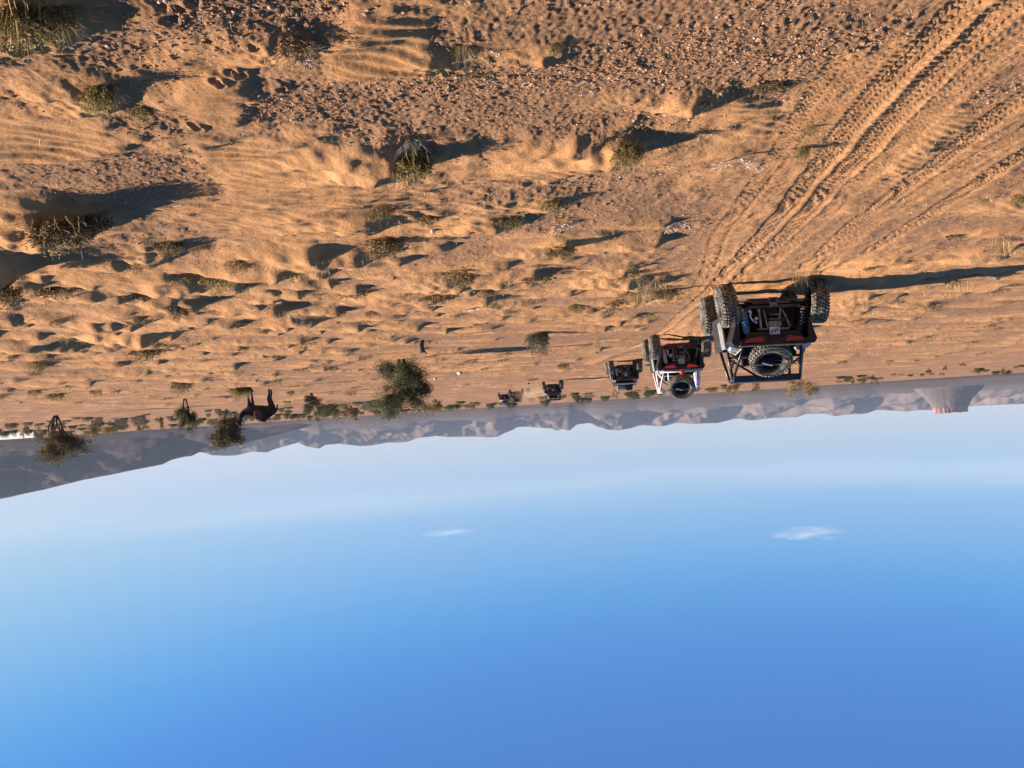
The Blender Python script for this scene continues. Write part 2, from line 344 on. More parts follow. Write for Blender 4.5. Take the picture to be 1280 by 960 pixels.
# wind ripples on the sand, crests bent by noise
wx = perlin(GX * .5, GY * .4, 51); fr = 1 / .15
rip = np.sin(2 * np.pi * (GX * .50 + GY * .80 + .35 * wx + .1 * perlin(GX * 1.8, GY * 1.8, 52)) * fr)
ripm = sstep(-.35, .15, perlin(GX * .45 + 9, GY * .4, 53) + .1) * sand * (1 - track)
HT += .0062 * rip * ripm * far(14, 26)
rip2 = np.sin(2 * np.pi * (GX * .30 + GY * .95 + .9 * wx + .25 * perlin(GX * 1.1, GY * 1.1, 54)) / .42)
HT += .006 * rip2 * sstep(-.1, .3, perlin(GX * .35 + 3, GY * .3, 55)) * sand * (1 - track) * far(18, 45)
# clods and scuffed gravel
cl = np.clip(perlin(GX * 17, GY * 12, 61) - .05, 0, 1); HT += (.015 * cl * (.6 + .9 * np.clip(perlin(GX * .9, GY * .7, 67) + .3, 0, 1))) * gr * (1 - track * .7) * far(11, 26)
HT += .007 * perlin(GX * 30, GY * 22, 62) * (gr * .8 + .14) * far(8, 15) * (1 - track * .5)
HT += .006 * perlin(GX * 4.1, GY * 3.2, 63) * far(22, 60)
HT += .004 * perlin(GX * 9, GY * 6, 65) * far(16, 40)
# ridgy wind scour farther out
HT += .06 * np.abs(perlin(GX / 2.8, GY / 1.7, 64)) * sstep(10, 22, RR)[:, None] * far(120, 240)
# tiny hummocks round grass roots
HT += .055 * np.clip(perlin(GX * 1.25, GY * .95, 81) - .20, 0, 1) * (sstep(9, 15, RR) * (1 - sstep(90, 150, RR)))[:, None] * (1 - np.clip(kill, 0, 1)) * np.clip(.6 + 1.2 * perlin(GX * .12, GY * .1, 82), .1, 1)
# folded drifts running with the wind
u_ = GX * .86 + GY * .50; v_ = -GX * .50 + GY * .86
fold = 1 - 2.2 * np.abs(perlin(u_ * .55 + .5 * perlin(GX * .4, GY * .4, 71), v_ * 1.9, 72))
HT += .030 * fold * sand * (1 - np.clip(kill, 0, 1)) * far(26, 60) * sstep(-.2, .3, perlin(GX * .3, GY * .25, 73) + .12)
# hoof and foot prints
for i in range(18):
    if i < 12: xx, yy = [(305, 130), (268, 85), (276, 88), (241, 143), (247, 145), (322, 118), (300, 80), (335, 125), (410, 12), (212, 18), (225, 8), (288, 78), (205, 65), (312, 112)][i]
    else: xx, yy = random.uniform(0, 1000), random.uniform(0, 330)
    X, Y = P(xx, yy); R0 = math.hypot(X, Y); a0 = math.atan2(X, Y); e = .16; rad = random.uniform(.025, .042)
    lo = np.searchsorted(RR, R0 - e); hi = np.searchsorted(RR, R0 + e); l2 = np.searchsorted(AA, a0 - e / R0); h2 = np.searchsorted(AA, a0 + e / R0)
    d = np.hypot(GX[lo:hi, l2:h2] - X, (GY[lo:hi, l2:h2] - Y) * .7)
    HT[lo:hi, l2:h2] += -.014 * (1 - sstep(rad * .5, rad, d)) + .012 * np.exp(-((d - rad * 1.25) / .02) ** 2)
HT = HT * np.where(fine > 0, 1, 1)
HT = HT * (fine + (1 - fine) * .35)
HT[0, :] = 0; HT[:, -1] = HT[:, 0]
def gz(X, Y):
    R0 = math.hypot(X, Y); a0 = math.atan2(X, Y)
    i = min(max(int(np.searchsorted(RR, R0)) - 1, 0), NR - 2); j = min(max(int(np.searchsorted(AA, a0)) - 1, 0), NA - 2)
    u = (R0 - RR[i]) / (RR[i + 1] - RR[i]); v = (a0 - AA[j]) / (AA[j + 1] - AA[j])
    return float(HT[i, j] * (1 - u) * (1 - v) + HT[i + 1, j] * u * (1 - v) + HT[i, j + 1] * (1 - u) * v + HT[i + 1, j + 1] * u * v)
def fastmesh(name, co, quads, mt, smooth=True, attrs={}):
    me = bpy.data.meshes.new(name); nv = len(co); nf = len(quads)
    me.vertices.add(nv); me.vertices.foreach_set('co', np.asarray(co, np.float32).ravel())
    k = quads.shape[1]; me.loops.add(nf * k); me.loops.foreach_set('vertex_index', np.asarray(quads, np.int32).ravel())
    me.polygons.add(nf); me.polygons.foreach_set('loop_start', np.arange(nf, dtype=np.int32) * k)
    me.polygons.foreach_set('use_smooth', np.full(nf, smooth))
    for a, v in attrs.items():
        at = me.attributes.new(a, 'FLOAT', 'POINT'); at.data.foreach_set('value', np.asarray(v, np.float32).ravel())
    for m in (mt if isinstance(mt, (list, tuple)) else [mt]): me.materials.append(m)
    me.update(calc_edges=True); me.validate(); return me
def gridquads(a, b):
    idx = np.arange(a * b).reshape(a, b)
    return np.stack([idx[:-1, :-1], idx[:-1, 1:], idx[1:, 1:], idx[1:, :-1]], -1).reshape(-1, 4)
# ground material
gm, n, b = newmat('desert_sand'); b.inputs['Roughness'].default_value = .95; b.inputs['Specular IOR Level'].default_value = .1
def node(t, **k):
    o = n.nodes.new(t)
    for a, v in k.items(): o.inputs[a].default_value = v
    return o
L = n.links.new
geo = node('ShaderNodeNewGeometry'); asand = node('ShaderNodeAttribute'); asand.attribute_name = 'sand'; atr = node('ShaderNodeAttribute'); atr.attribute_name = 'track'
def noise(scale, detail=6, rough=.6):
    o = node('ShaderNodeTexNoise', Scale=scale, Detail=detail, Roughness=rough); L(geo.outputs['Position'], o.inputs['Vector']); return o
def ramp(src, p0, p1, c0, c1):
    r = node('ShaderNodeValToRGB'); r.color_ramp.elements[0].position = p0; r.color_ramp.elements[1].position = p1
    r.color_ramp.elements[0].color = (*c0, 1); r.color_ramp.elements[1].color = (*c1, 1); L(src, r.inputs[0]); return r
def mix(f, a, b_, bt='MIX'):
    m_ = n.nodes.new('ShaderNodeMix'); m_.data_type = 'RGBA'; m_.blend_type = bt
    if isinstance(f, float): m_.inputs[0].default_value = f
    else: L(f, m_.inputs[0])
    L(a, m_.inputs[6]); L(b_, m_.inputs[7]); return m_.outputs[2]
n_big = noise(.35, 4); n_mid = noise(2.2, 6); n_fine = noise(28, 8, .7); n_grain = noise(90, 4, .8)
sandc = ramp(n_mid.outputs[0], .3, .75, (.49, .247, .096), (.68, .366, .150))
gravc = ramp(n_fine.outputs[0], .33, .68, (.25, .134, .068), (.44, .247, .120))
col = mix(asand.outputs['Fac'], gravc.outputs[0], sandc.outputs[0])
vor = node('ShaderNodeTexVoronoi', Scale=38.0); L(geo.outputs['Position'], vor.inputs['Vector'])
spk = ramp(vor.outputs['Distance'], .10, .22, (1, 1, 1), (0, 0, 0))
invs = node('ShaderNodeMath'); invs.operation = 'MULTIPLY_ADD'; invs.inputs[1].default_value = -.75; invs.inputs[2].default_value = .8; L(asand.outputs['Fac'], invs.inputs[0])
mul = node('ShaderNodeMath'); mul.operation = 'MULTIPLY'; L(spk.outputs[0], mul.inputs[0]); L(invs.outputs[0], mul.inputs[1])
spc = ramp(vor.outputs['Color'], .2, .8, (.13, .064, .030), (.52, .33, .155))
col = mix(mul.outputs[0], col, spc.outputs[0])
trc = ramp(n_mid.outputs[0], .3, .7, (.48, .236, .094), (.64, .336, .140))
tf = node('ShaderNodeMath'); tf.operation = 'MULTIPLY'; tf.inputs[1].default_value = .75; L(atr.outputs['Fac'], tf.inputs[0])
col = mix(tf.outputs[0], col, trc.outputs[0])
big = ramp(n_big.outputs[0], .3, .7, (.86, .82, .80), (1.08, 1.04, 1.0)); col = mix(.8, col, big.outputs[0], 'MULTIPLY')
L(col, b.inputs['Base Color'])
n_m2 = noise(9, 8, .75); bu0 = node('ShaderNodeBump', Distance=.07, Strength=.8); L(n_m2.outputs[0], bu0.inputs['Height'])
bu00 = node('ShaderNodeBump', Distance=.16, Strength=.7); L(n_mid.outputs[0], bu00.inputs['Height']); L(bu00.outputs[0], bu0.inputs['Normal'])
bu = node('ShaderNodeBump', Distance=.02, Strength=.75); L(bu0.outputs[0], bu.inputs['Normal']); L(n_fine.outputs[0], bu.inputs['Height'])
bu2 = node('ShaderNodeBump', Distance=.006, Strength=.6); L(n_grain.outputs[0], bu2.inputs['Height']); L(bu.outputs[0], bu2.inputs['Normal']); L(bu2.outputs[0], b.inputs['Normal'])
ground = link('ground', fastmesh('ground', np.stack([GX, GY, HT], -1).reshape(-1, 3), gridquads(NR, NA)[:, ::-1], gm, True, {'sand': sand, 'track': track}))
tag(ground, 'orange desert plain of wind-blown sand and reddish gravel with tyre tracks', None, None, 'structure')

#__MOUNTAINS__
mm, n, b = newmat('mountain_rock'); b.inputs['Roughness'].default_value = 1; b.inputs['Specular IOR Level'].default_value = 0
L = n.links.new; geo = node('ShaderNodeNewGeometry')
a1 = noise(.0022, 9, .65); a2 = noise(.02, 6, .7)
c_ = ramp(a1.outputs[0], .35, .68, (.085, .066, .056), (.170, .126, .100)); c2_ = ramp(a2.outputs[0], .3, .7, (.72, .72, .72), (1.15, 1.1, 1.05))
L(mix(1.0, c_.outputs[0], c2_.outputs[0], 'MULTIPLY'), b.inputs['Base Color'])
a3 = noise(.012, 8, .7); bm_ = node('ShaderNodeBump', Distance=22.0, Strength=.8); L(a3.outputs[0], bm_.inputs['Height']); L(bm_.outputs[0], b.inputs['Normal'])
mesam = mat('red_cliff_rock', (.22, .10, .075), (.33, .165, .12), .03, 1)
LAM = 545.0
def horizon(x): return 545.0 - .0617 * x
def bearing(x):      # bearing of photo column x on the horizon
    X, Y = P(x, horizon(x) - 3); return math.atan2(X, Y)
SKYLINE = [(-700, 590), (-500, 640), (-300, 628), (-120, 632), (0, 617), (50, 608), (100, 597), (150, 588), (200, 578.8), (211, 574), (228, 570), (237, 569.4), (246, 565)]
BACK = [(200, 560), (246, 563), (252, 565), (262, 568), (279, 568.8), (294, 568.4), (301, 566.6), (312, 563.8), (331, 565), (339, 561.5), (357, 556.6), (371, 553), (380, 557.8), (397, 560.6), (404, 556),
        (421, 554.8), (429, 555.6), (448, 557.8), (463, 556.5), (482, 553.5), (495, 553.5), (508, 552.2), (519, 547.9), (544, 545.3), (557, 546.6), (600, 546), (607, 547), (619, 546.6), (626, 542.8),
        (637, 538.5), (645, 533.8), (657, 533.8), (687, 536), (693, 539), (700, 536.6), (709, 539), (719, 531), (734, 529), (745, 533.8), (756, 537.5), (771, 537.9), (786, 535.6), (797, 531.9), (824, 532.8),
        (831, 531.9), (842, 528.5), (865, 529.6), (894, 528.8), (917, 523), (925, 523), (932, 524.8), (944, 524.5), (963, 522), (994, 520.7), (1004, 516.7), (1028, 515.9), (1040, 519.3), (1052, 517.6),
        (1080, 515.9), (1094, 510.8), (1129, 513), (1146, 510.8), (1165, 510.8), (1206, 506), (1215, 505.3), (1280, 501.9), (1400, 500), (1550, 478), (1800, 470), (2000, 440)]
def prof(pts, R0, pxs):
    xs = np.array([p[0] for p in pts]); el = np.array([(p[1] - horizon(p[0])) / F for p in pts]); return np.interp(pxs, xs, el) * R0
def ridge_noise(X, Y, s, seed, oc=4):
    v = np.zeros_like(X); a = 1.0; t = 0
    for k in range(oc):
        v += a * (1 - 2 * np.abs(perlin(X * s, Y * s, seed + k))); t += a; a *= .5; s *= 2.1
    return v / t
def mountain(name, pts, Rc, front, back, x0, x1, label, foot=.20, nx=900, nd=120, seed=5, spur=1.0, fall=None, sc=520.0, mt=-.22):
    pxs = np.linspace(x0, x1, nx); th = np.array([bearing(x) for x in pxs]); ch = prof(pts, Rc, pxs)
    if fall: ch = ch * np.clip(np.minimum((pxs - x0) / fall[0] if fall[0] else 1, (x1 - pxs) / fall[1] if fall[1] else 1), 0, 1) ** .8
    t = np.concatenate([-np.linspace(1, 0, int(nd * .75)) ** 1.7, np.linspace(0, 1, int(nd * .25) + 1)[1:]])
    R = np.where(t < 0, Rc + t * front, Rc + t * back)[:, None] + 0 * th[None, :]
    X = R * np.sin(th)[None, :]; Y = R * np.cos(th)[None, :]
    T = t[:, None]
    fan = np.clip((T + 1) / .75, 0, 1) ** 1.6 * foot
    base = np.where(T < 0, fan + (1 - foot) * sstep(mt, 0, T) ** .9, 1 - sstep(0, 1, T))
    rn = ridge_noise(X / sc, Y / sc * .45, 1.0, seed)
    fade = sstep(mt * 1.5, mt * .75, T) * (1 - np.exp(-(T / .022) ** 2))
    hgt = ch[None, :] * base * (1 + spur * (.80 * rn - .42) * fade)
    hgt += ch[None, :] * .06 * ridge_noise(X / 120, Y / 120, 1, seed + 9, 4) * fade
    hgt = np.minimum(hgt, ch[None, :] * R / Rc * .985 + 1e-3) if False else hgt
    # keep what lies in front of the crest below the line of sight to it
    lim = (ch[None, :] - HC) * R / Rc + HC
    hgt = np.where(np.abs(T) > .004, np.minimum(hgt, lim - 1.5 * np.clip(np.abs(T) / .02, 0, 1)), hgt)
    hgt -= 4 * (T < -.97)
    o = link(name, fastmesh(name, np.stack([X, Y, hgt], -1).reshape(-1, 3), gridquads(X.shape[0], X.shape[1])[:, ::-1], mm, True))
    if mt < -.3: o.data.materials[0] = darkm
    tag(o, label, None, None, 'structure'); return o
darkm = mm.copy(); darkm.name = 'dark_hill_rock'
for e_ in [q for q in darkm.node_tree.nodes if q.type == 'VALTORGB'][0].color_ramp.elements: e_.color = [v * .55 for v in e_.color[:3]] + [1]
mountain('mountains', BACK, 9000, 7400, 2500, -900, 2000, 'low eroded mauve mountain range along the horizon', foot=.36, nx=1500, nd=200, seed=5, spur=1.4, sc=560.0)
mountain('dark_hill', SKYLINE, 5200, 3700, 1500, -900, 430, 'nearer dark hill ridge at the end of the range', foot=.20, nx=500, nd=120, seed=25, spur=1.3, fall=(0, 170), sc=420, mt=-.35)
# mesa: cone of scree with a cliff cap
def mesa():
    Rm = 5300.0; xc = 1185; a = bearing(xc); cx, cy = Rm * math.sin(a), Rm * math.cos(a)
    topz = (513.6 - horizon(xc)) / F * Rm; capz = (508.6 - horizon(xc)) / F * Rm; rc = 20 / F * Rm
    mb = MB(); n_ = 96
    ring = []
    prf = [(9.0, -3), (5.6, 6), (3.8, 14), (2.6, 28), (1.85, 50), (1.42, 76), (1.16, 98), (1.04, capz - 3)]
    vs = []; fs = []
    for ri, (k, z) in enumerate(prf):
        for i in range(n_):
            q = 2 * math.pi * i / n_; g = 1 + .035 * float(perlin(np.array([q * 7.3]), np.array([k * .8]), 5)[0]) + .04 * float(perlin(np.array([q * 2.1]), np.array([k * .5]), 6)[0])
            vs.append((cx + rc * k * g * math.cos(q) * (1.0 if k < 2 else .8), cy + rc * k * g * math.sin(q) * .7, z * (capz / 118 if k > 1.1 else 1)))
    for r in range(len(prf) - 1):
        for i in range(n_): fs.append((r * n_ + i, r * n_ + (i + 1) % n_, r * n_ + n_ + (i + 1) % n_, r * n_ + n_ + i))
    mb.add(vs, fs); o = link('mesa', mb.mesh('mesa', mm, True)); tag(o, 'flat-topped mesa with a reddish cliff cap above the plain', None, None, 'structure')
    mb = MB(); vs = []
    for z in (capz - 4, capz + 3, topz, topz):
        for i in range(n_):
            q = 2 * math.pi * i / n_; k = (1.03, 1.0, .98, .1)[[capz - 4, capz + 3, topz].index(z) if z != topz else (2 if len(vs) < 3 * n_ else 3)]
            g = 1 + .05 * float(perlin(np.array([q * 9.]), np.array([.5]), 8)[0])
            vs.append((cx + rc * k * g * math.cos(q), cy + rc * k * g * math.sin(q) * .7, z + (1.2 * math.sin(q * 9) if z == topz else 0)))
    fs = []
    for r in range(3):
        for i in range(n_): fs.append((r * n_ + i, r * n_ + (i + 1) % n_, r * n_ + n_ + (i + 1) % n_, r * n_ + n_ + i))
    mb.add(vs, fs); link('cliff_cap', mb.mesh('cliff_cap', mesam, False), o)
mesa()

#__BUGGIES__
def rotx(a): return Matrix.Rotation(math.radians(a), 3, 'X')
def roty(a): return Matrix.Rotation(math.radians(a), 3, 'Y')
def rotz(a): return Matrix.Rotation(math.radians(a), 3, 'Z')
TY = {}
def tyre_mesh(wd, n=44, nl=36):
    k = ('t', wd, n, nl)
    if k in TY: return TY[k]
    h = wd / 2; mb = MB()
    mb.lathe([(-h * .78, .232), (-h * .97, .262), (-h * 1.0, .29), (-h * .93, .335), (-h * .72, .356), (-h * .3, .364), (h * .3, .364), (h * .72, .356), (h * .93, .335), (h, .29), (h * .97, .262), (h * .78, .232)], n)
    for i in range(nl):
        for (fx, off, sk, lx, ly, rr) in ((-.20, 0, 24, .40, .034, .371), (.20, .5, -24, .40, .034, .371), (-.74, .5, 10, .34, .040, .362), (.74, 0, -10, .34, .040, .362), (-.97, .5, 0, .12, .036, .325), (.97, 0, 0, .12, .036, .325)):
            q = 360 * (i + off) / nl; R = rotx(q)
            c = R @ Vector((fx * h, 0, rr)); tilt = roty(-26 if fx < -.5 else 26 if fx > .5 else 0) if abs(fx) < .9 else roty(62 if fx > 0 else -62)
            mb.box(c, (lx * h * (1.3 if abs(fx) > .9 else 1), ly * .82, .024), R @ tilt @ rotz(sk), 1)
    TY[k] = mb.mesh('tyre', [M['rubber'], M['lug']], False); 
    me = TY[k]
    sm = [p.material_index == 0 for p in me.polygons]; me.polygons.foreach_set('use_smooth', sm)
    return me
def rim_mesh(wd):
    k = ('r', wd)
    if k in TY: return TY[k]
    h = wd / 2; mb = MB()
    mb.lathe([(-h * .80, .236), (-h * .72, .212), (h * .5, .198), (h * .62, .212), (h * .80, .236), (h * .84, .240), (h * .80, .243)], 28)
    mb.lathe([(h * .30, .0), (h * .36, .05), (h * .34, .055), (h * .20, .06)], 20)
    for i in range(7): mb.box(rotx(360 * i / 7) @ Vector((h * .36, 0, .13)), (.025, .034, .17), rotx(360 * i / 7))
    mb.lathe([(h * .02, .0), (h * .02, .20)], 20)
    TY[k] = mb.mesh('rim', M['dark'], False); return TY[k]
def wheel(parent, name, loc, wd, side=1, camber=0, steer=0, R=None):
    e = bpy.data.objects.new(name, None); COL.objects.link(e); e.parent = parent; e.location = loc
    m = R if R is not None else (rotz(steer) @ roty(camber) @ (rotz(180) if side < 0 else Matrix.Identity(3)))
    e.rotation_euler = m.to_euler()
    link('tyre', tyre_mesh(wd), e); link('rim', rim_mesh(wd), e); return e
def helix(a, b, r, turns, n=10):
    a, b = Vector(a), Vector(b); d = (b - a); t = d.normalized(); u = t.cross(Vector((1, 0, 0))); u = (u if u.length > .1 else t.cross(Vector((0, 1, 0)))).normalized(); v = t.cross(u)
    return [a + d * (i / (turns * n)) + (u * math.cos(2 * math.pi * i / n) + v * math.sin(2 * math.pi * i / n)) * r for i in range(turns * n + 1)]
def part(root, name, mb, m, bev=0, smooth=False, label=None):
    o = link(name, mb.mesh(name, m, smooth), root)
    if bev: bevel(o, bev)
    if label: o['label'] = label
    return o
def buggy(px_, py_, label, heading=2.0, roll=1.2, o_=None):
    o = dict(cage='tube', side='panelgrey', shock='blue', roof=True, spare=(0, .34, 1.34, 47), camber=(-9, 2), tail='redlens', seats=True, front=True, height=1.70, load=None, detail=True)
    o.update(o_ or {})
    X, Y = P(px_, py_)
    root = bpy.data.objects.new('buggy', None); COL.objects.link(root); root.location = (X, Y, (gz(X - .8, Y) + gz(X + .8, Y)) / 2 - .015)
    root.rotation_euler = (0, math.radians(roll), math.radians(heading)); tag(root, label, 'off-road buggy', 'convoy of off-road buggies')
    Hh = o['height']
    # wheels: rear right, rear left, front right, front left
    wheel(root, 'wheel', (.775, 0, .385), .30, 1, o['camber'][0]); wheel(root, 'wheel', (-.785, 0, .385), .30, -1, o['camber'][1])
    wheel(root, 'wheel', (.77, 2.55, .385), .27, 1, -4, 1); wheel(root, 'wheel', (-.77, 2.55, .385), .27, -1, 3, 1)
    # tub, skid plate
    b = MB()
    b.prism([(-.44, .33), (.44, .33), (.52, .60), (.46, .86), (-.46, .86), (-.52, .60)], .40, 2.3)
    part(root, 'chassis', b, M['black'], .02)
    b = MB(); b.box((0, .95, .305), (.80, 1.9, .035)); b.box((0, .0, .36), (.66, .10, .07)); b.box((.0, -.04, .44), (.84, .05, .05))
    part(root, 'skid_plate', b, M['redpaint'] if o.get('red') else M['rust'], .006)
    # nose
    b = MB()
    for (y0, y1, z0, z1, w0, w1) in ((2.0, 2.75, 1.14, .98, .68, .56), (2.75, 3.15, .98, .72, .56, .36)):
        b.add([(-w0, y0, .5), (w0, y0, .5), (w1, y1, .48), (-w1, y1, .48), (-w0, y0, z0), (w0, y0, z0), (w1, y1, z1), (-w1, y1, z1)], [(3, 2, 1, 0), (4, 5, 6, 7), (0, 1, 5, 4), (1, 2, 6, 5), (2, 3, 7, 6), (3, 0, 4, 7)])
    for s in (-1, 1): b.box((s * .70, 2.5, .86), (.30, .8, .04), rotx(0))
    part(root, 'hood', b, M['black'], .02)
    # rear wings over the wheels, side panels and doors
    for s in (-1, 1):
        b = MB(); pl = [(.585, .62), (.60, .55), (.70, .90), (.745, 1.03), (.70, 1.10), (.36, 1.10), (.36, 1.03), (.585, 1.0)]
        pl = pl if s > 0 else [(-x, z) for x, z in pl][::-1]
        b.prism(pl, -.09, 1.0); b.prism([(s * x, z) for x, z in ((.36, .45), (.58, .45), (.62, 1.0), (.36, 1.0))][::s], .45, .9)
        pass
        b.prism([(s * x, z) for x, z in ((.40, .78), (.47, .78), (.50, 1.06), (.40, 1.06))][::s], -.02, .42)
        part(root, 'fender', b, M['black'], .012)
        b = MB(); b.box((s * .77, .80, .88), (.05, .44, .50), roty(s * -7)); part(root, 'side_panel', b, M[o['side']], .015)
        b = MB(); b.box((s * .745, 1.52, .84), (.05, 1.02, .62), roty(s * -3)); part(root, 'door', b, M[o['side'] if o['side'] != 'panelgrey' else 'dark'], .02)
        b = MB(); b.box((s * .60, .58, 1.145), (.22, .40, .07), roty(s * 14), 0, .8); part(root, 'shoulder_panel', b, M['silver'] if o['side'] == 'panelgrey' else M['white'], .015)
    # cargo deck and tail panel
    b = MB(); b.box((0, .45, .97), (.86, .92, .20)); b.box((0, .75, .8), (.8, .3, .3)); part(root, 'cargo_bed', b, M['black'], .015)
    b = MB(); b.prism([(-.60, 1.10), (-.575, 1.035), (-.46, .965), (-.21, .925), (-.12, 1.01), (.12, 1.01), (.21, .925), (.46, .965), (.575, 1.035), (.60, 1.10), (.30, 1.125), (-.30, 1.125)], -.13, -.03)
    part(root, 'tail_panel', b, M['dark'] if not o.get('red') else M['black'], .008)
    b = MB(); b.box((0, -.115, 1.118), (1.22, .09, .022)); part(root, 'deck_rim', b, M['grey'], .004)
    for s in (-1, 1):
        b = MB(); b.prism([(s * x, z) for x, z in ((.16, 1.065), (.225, .958), (.455, .992), (.52, 1.055))][::s], -.165, -.125); part(root, 'tail_light', b, M[o['tail']], .006)
    # engine, gearbox and its ladder frame
    b = MB(); b.box((0, .34, .62), (.46, .45, .34)); b.tube([(-.26, .12, .66), (.20, .12, .66)], .075, 14); b.tube([(.20, .10, .60), (.31, .16, .70), (.30, .3, .86)], .032, 10)
    b.box((.12, .10, .50), (.16, .12, .12)); part(root, 'engine', b, M['dark'], .01)
    b = MB()
    b.tube([(.235, -.02, .47), (.205, .0, .83)], .017); b.tube([(.085, -.02, .82), (.15, -.02, .50)], .016); b.tube([(-.14, -.02, .47), (-.12, -.02, .64)], .018)
    b.tube([(-.17, -.02, .50), (-.25, -.0, .66), (-.30, .02, .80)], .017); b.tube([(.06, -.03, .66), (-.13, -.03, .66)], .012); b.tube([(.05, -.03, .58), (-.13, -.03, .58)], .012); b.box((-.04, .02, .74), (.22, .06, .09))
    b.tube([(.26, -.01, .83), (-.28, -.01, .83)], .016); b.box((.215, -.02, .66), (.03, .03, .34), roty(-4))
    part(root, 'engine_frame', b, M['grey'])
    b = MB(); b.tube([(.37, -.03, .50), (.39, -.03, .60), (.34, -.03, .68), (.27, -.03, .72)], .016); b.tube([(.27, -.05, .66), (.31, -.05, .63)], .035, 10); b.tube([(.395, -.05, .485), (.41, -.05, .53)], .026, 8)
    part(root, 'exhaust', b, M['silver'])
    b = MB(); b.tube([(.075, -.17, .30), (.045, -.17, .445), (-.045, -.17, .445), (-.075, -.17, .30), (.075, -.17, .30)], .016); b.box((0, -.09, .40), (.10, .14, .05)); part(root, 'tow_hook', b, M['grey'])
    # suspension
    for s in (-1, 1):
        for z0, z1 in ((.44, .47), (.335, .335)):
            b = MB(); b.tube([(s * .13, -.03, z0), (s * .64, .0, z1)], .014); part(root, 'radius_rod', b, M['grey'])
        b = MB(); b.tube([(s * .62, .02, .38), (s * .60, .5, .42), (s * .50, 1.15, .45)], [.06, .05, .04], 8); b.tube([(s * .12, .05, .40), (s * .66, .03, .385)], .026, 8); part(root, 'trailing_arm', b, M['redpaint'] if o.get('red') else M['dark'])
        a0, a1 = (s * .53, -.12, .48), (s * .45, .02, .94)
        b = MB(); b.tube([a0, a1], .024, 10); sh = part(root, 'shock_absorber', b, M['silver'])
        lp = Vector(a0).lerp(Vector(a1), .06); hp = Vector(a0).lerp(Vector(a1), .80)
        b = MB(); b.tube(helix(lp, hp, .060, 7), .016, 6); part(sh, 'spring', b, M[o['shock'] if s > 0 else 'dark'], smooth=True)  # left spring and collar coloured dark, painting in the shade on that side
        b = MB(); b.tube([Vector(a0).lerp(Vector(a1), .62), Vector(a0).lerp(Vector(a1), .86)], .052, 12); part(sh, 'collar', b, M[o['shock'] if s > 0 else 'dark'])
    # number plate
    b = MB(); b.box((-.02, -.06, .862), (.175, .012, .13)); pl = part(root, 'number_plate', b, M['plate'])
    b = MB(); b.box((-.02, -.068, .862), (.13, .003, .012)); b.box((-.03, -.068, .875), (.012, .003, .07)); b.box((.03, -.068, .885), (.02, .003, .05)); b.box((-.07, -.068, .84), (.02, .003, .04)); part(pl, 'lettering', b, M['dark'])
    # cage
    C = M[o['cage']]; b = MB(); r = .030 if o['cage'] == 'white' else .028
    for s in (-1, 1):
        b.tube([(s * .68, .92, 1.0), (s * .66, .90, 1.28), (s * .605, .88, Hh - .02)], r, 10)
        b.tube([(s * .50, .12, 1.10), (s * .60, .86, Hh - .03)], r * .85, 8)
        b.tube([(s * .66, 2.15, 1.02), (s * .56, 1.62, Hh)], r, 10); b.tube([(s * .605, .88, Hh - .02), (s * .56, 1.62, Hh)], r, 10)
        b.tube([(s * .63, .90, 1.32), (s * .12, .90, Hh - .04)], r * .7, 8); b.tube([(s * .64, .88, 1.18), (s * .55, .45, 1.36)], r * .6, 8)
    b.tube([(-.66, .91, 1.28), (.66, .91, 1.28)], r * .8, 8); b.tube([(-.605, .88, Hh - .02), (.605, .88, Hh - .02)], r, 8); b.tube([(-.56, 1.62, Hh), (.56, 1.62, Hh)], r, 8)
    if o['cage'] == 'white':
        for f_ in range(len(b.f)):
            if sum(b.v[i][0] for i in b.f[f_]) / len(b.f[f_]) < .57: b.m[f_] = 1
        b.tube([(-.66, -.02, 1.17), (.66, -.02, 1.17)], .026, 8); b.tube([(.40, 0, 1.17), (.36, .3, 1.42)], .024, 8)
        for s in (1,): b.prism([(s * x, z) for x, z in ((.66, 1.55), (.62, Hh + .02), (.42, Hh + .02), (.42, Hh - .06))][::s], .84, .90)
    part(root, 'roll_cage', b, [C, M['panelgrey']], smooth=True)
    if o['roof']:
        b = MB(); z = Hh + .01
        b.add([(-.61, .74, z - .10), (.61, .74, z - .10), (.56, 1.75, z - .03), (-.56, 1.75, z - .03), (-.60, .80, z + .015), (.60, .80, z + .015), (.54, 1.74, z + .03), (-.54, 1.74, z + .03)], [(3, 2, 1, 0), (4, 5, 6, 7), (0, 1, 5, 4), (1, 2, 6, 5), (2, 3, 7, 6), (3, 0, 4, 7)])
        part(root, 'roof', b, M['black'], .015)
    for s in (-1, 1):
        b = MB(); b.box((s * .30, 1.18, .98), (.42, .14, .62), rotx(-10), 0, .75); b.box((s * .30, 1.42, .68), (.44, .46, .14)); b.box((s * .30, 1.10, 1.36), (.22, .10, .16)); part(root, 'seat', b, M['black'], .03)
    b = MB(); q = [(.30 + .15 * math.cos(t * math.pi / 8), 1.86 - .05 * math.sin(t * math.pi / 8), 1.10 + .14 * math.sin(t * math.pi / 8)) for t in range(17)]; b.tube(q, .014, 6); part(root, 'steering_wheel', b, M['black'])
    # bulkhead, struts and lines behind the seats
    b = MB(); b.box((0, .98, 1.05), (1.16, .03, .46)); b.box((0, .95, 1.32), (.5, .05, .10)); part(root, 'bulkhead', b, M['black'], .01)
    rnd = random.Random(int(px_)); b = MB()
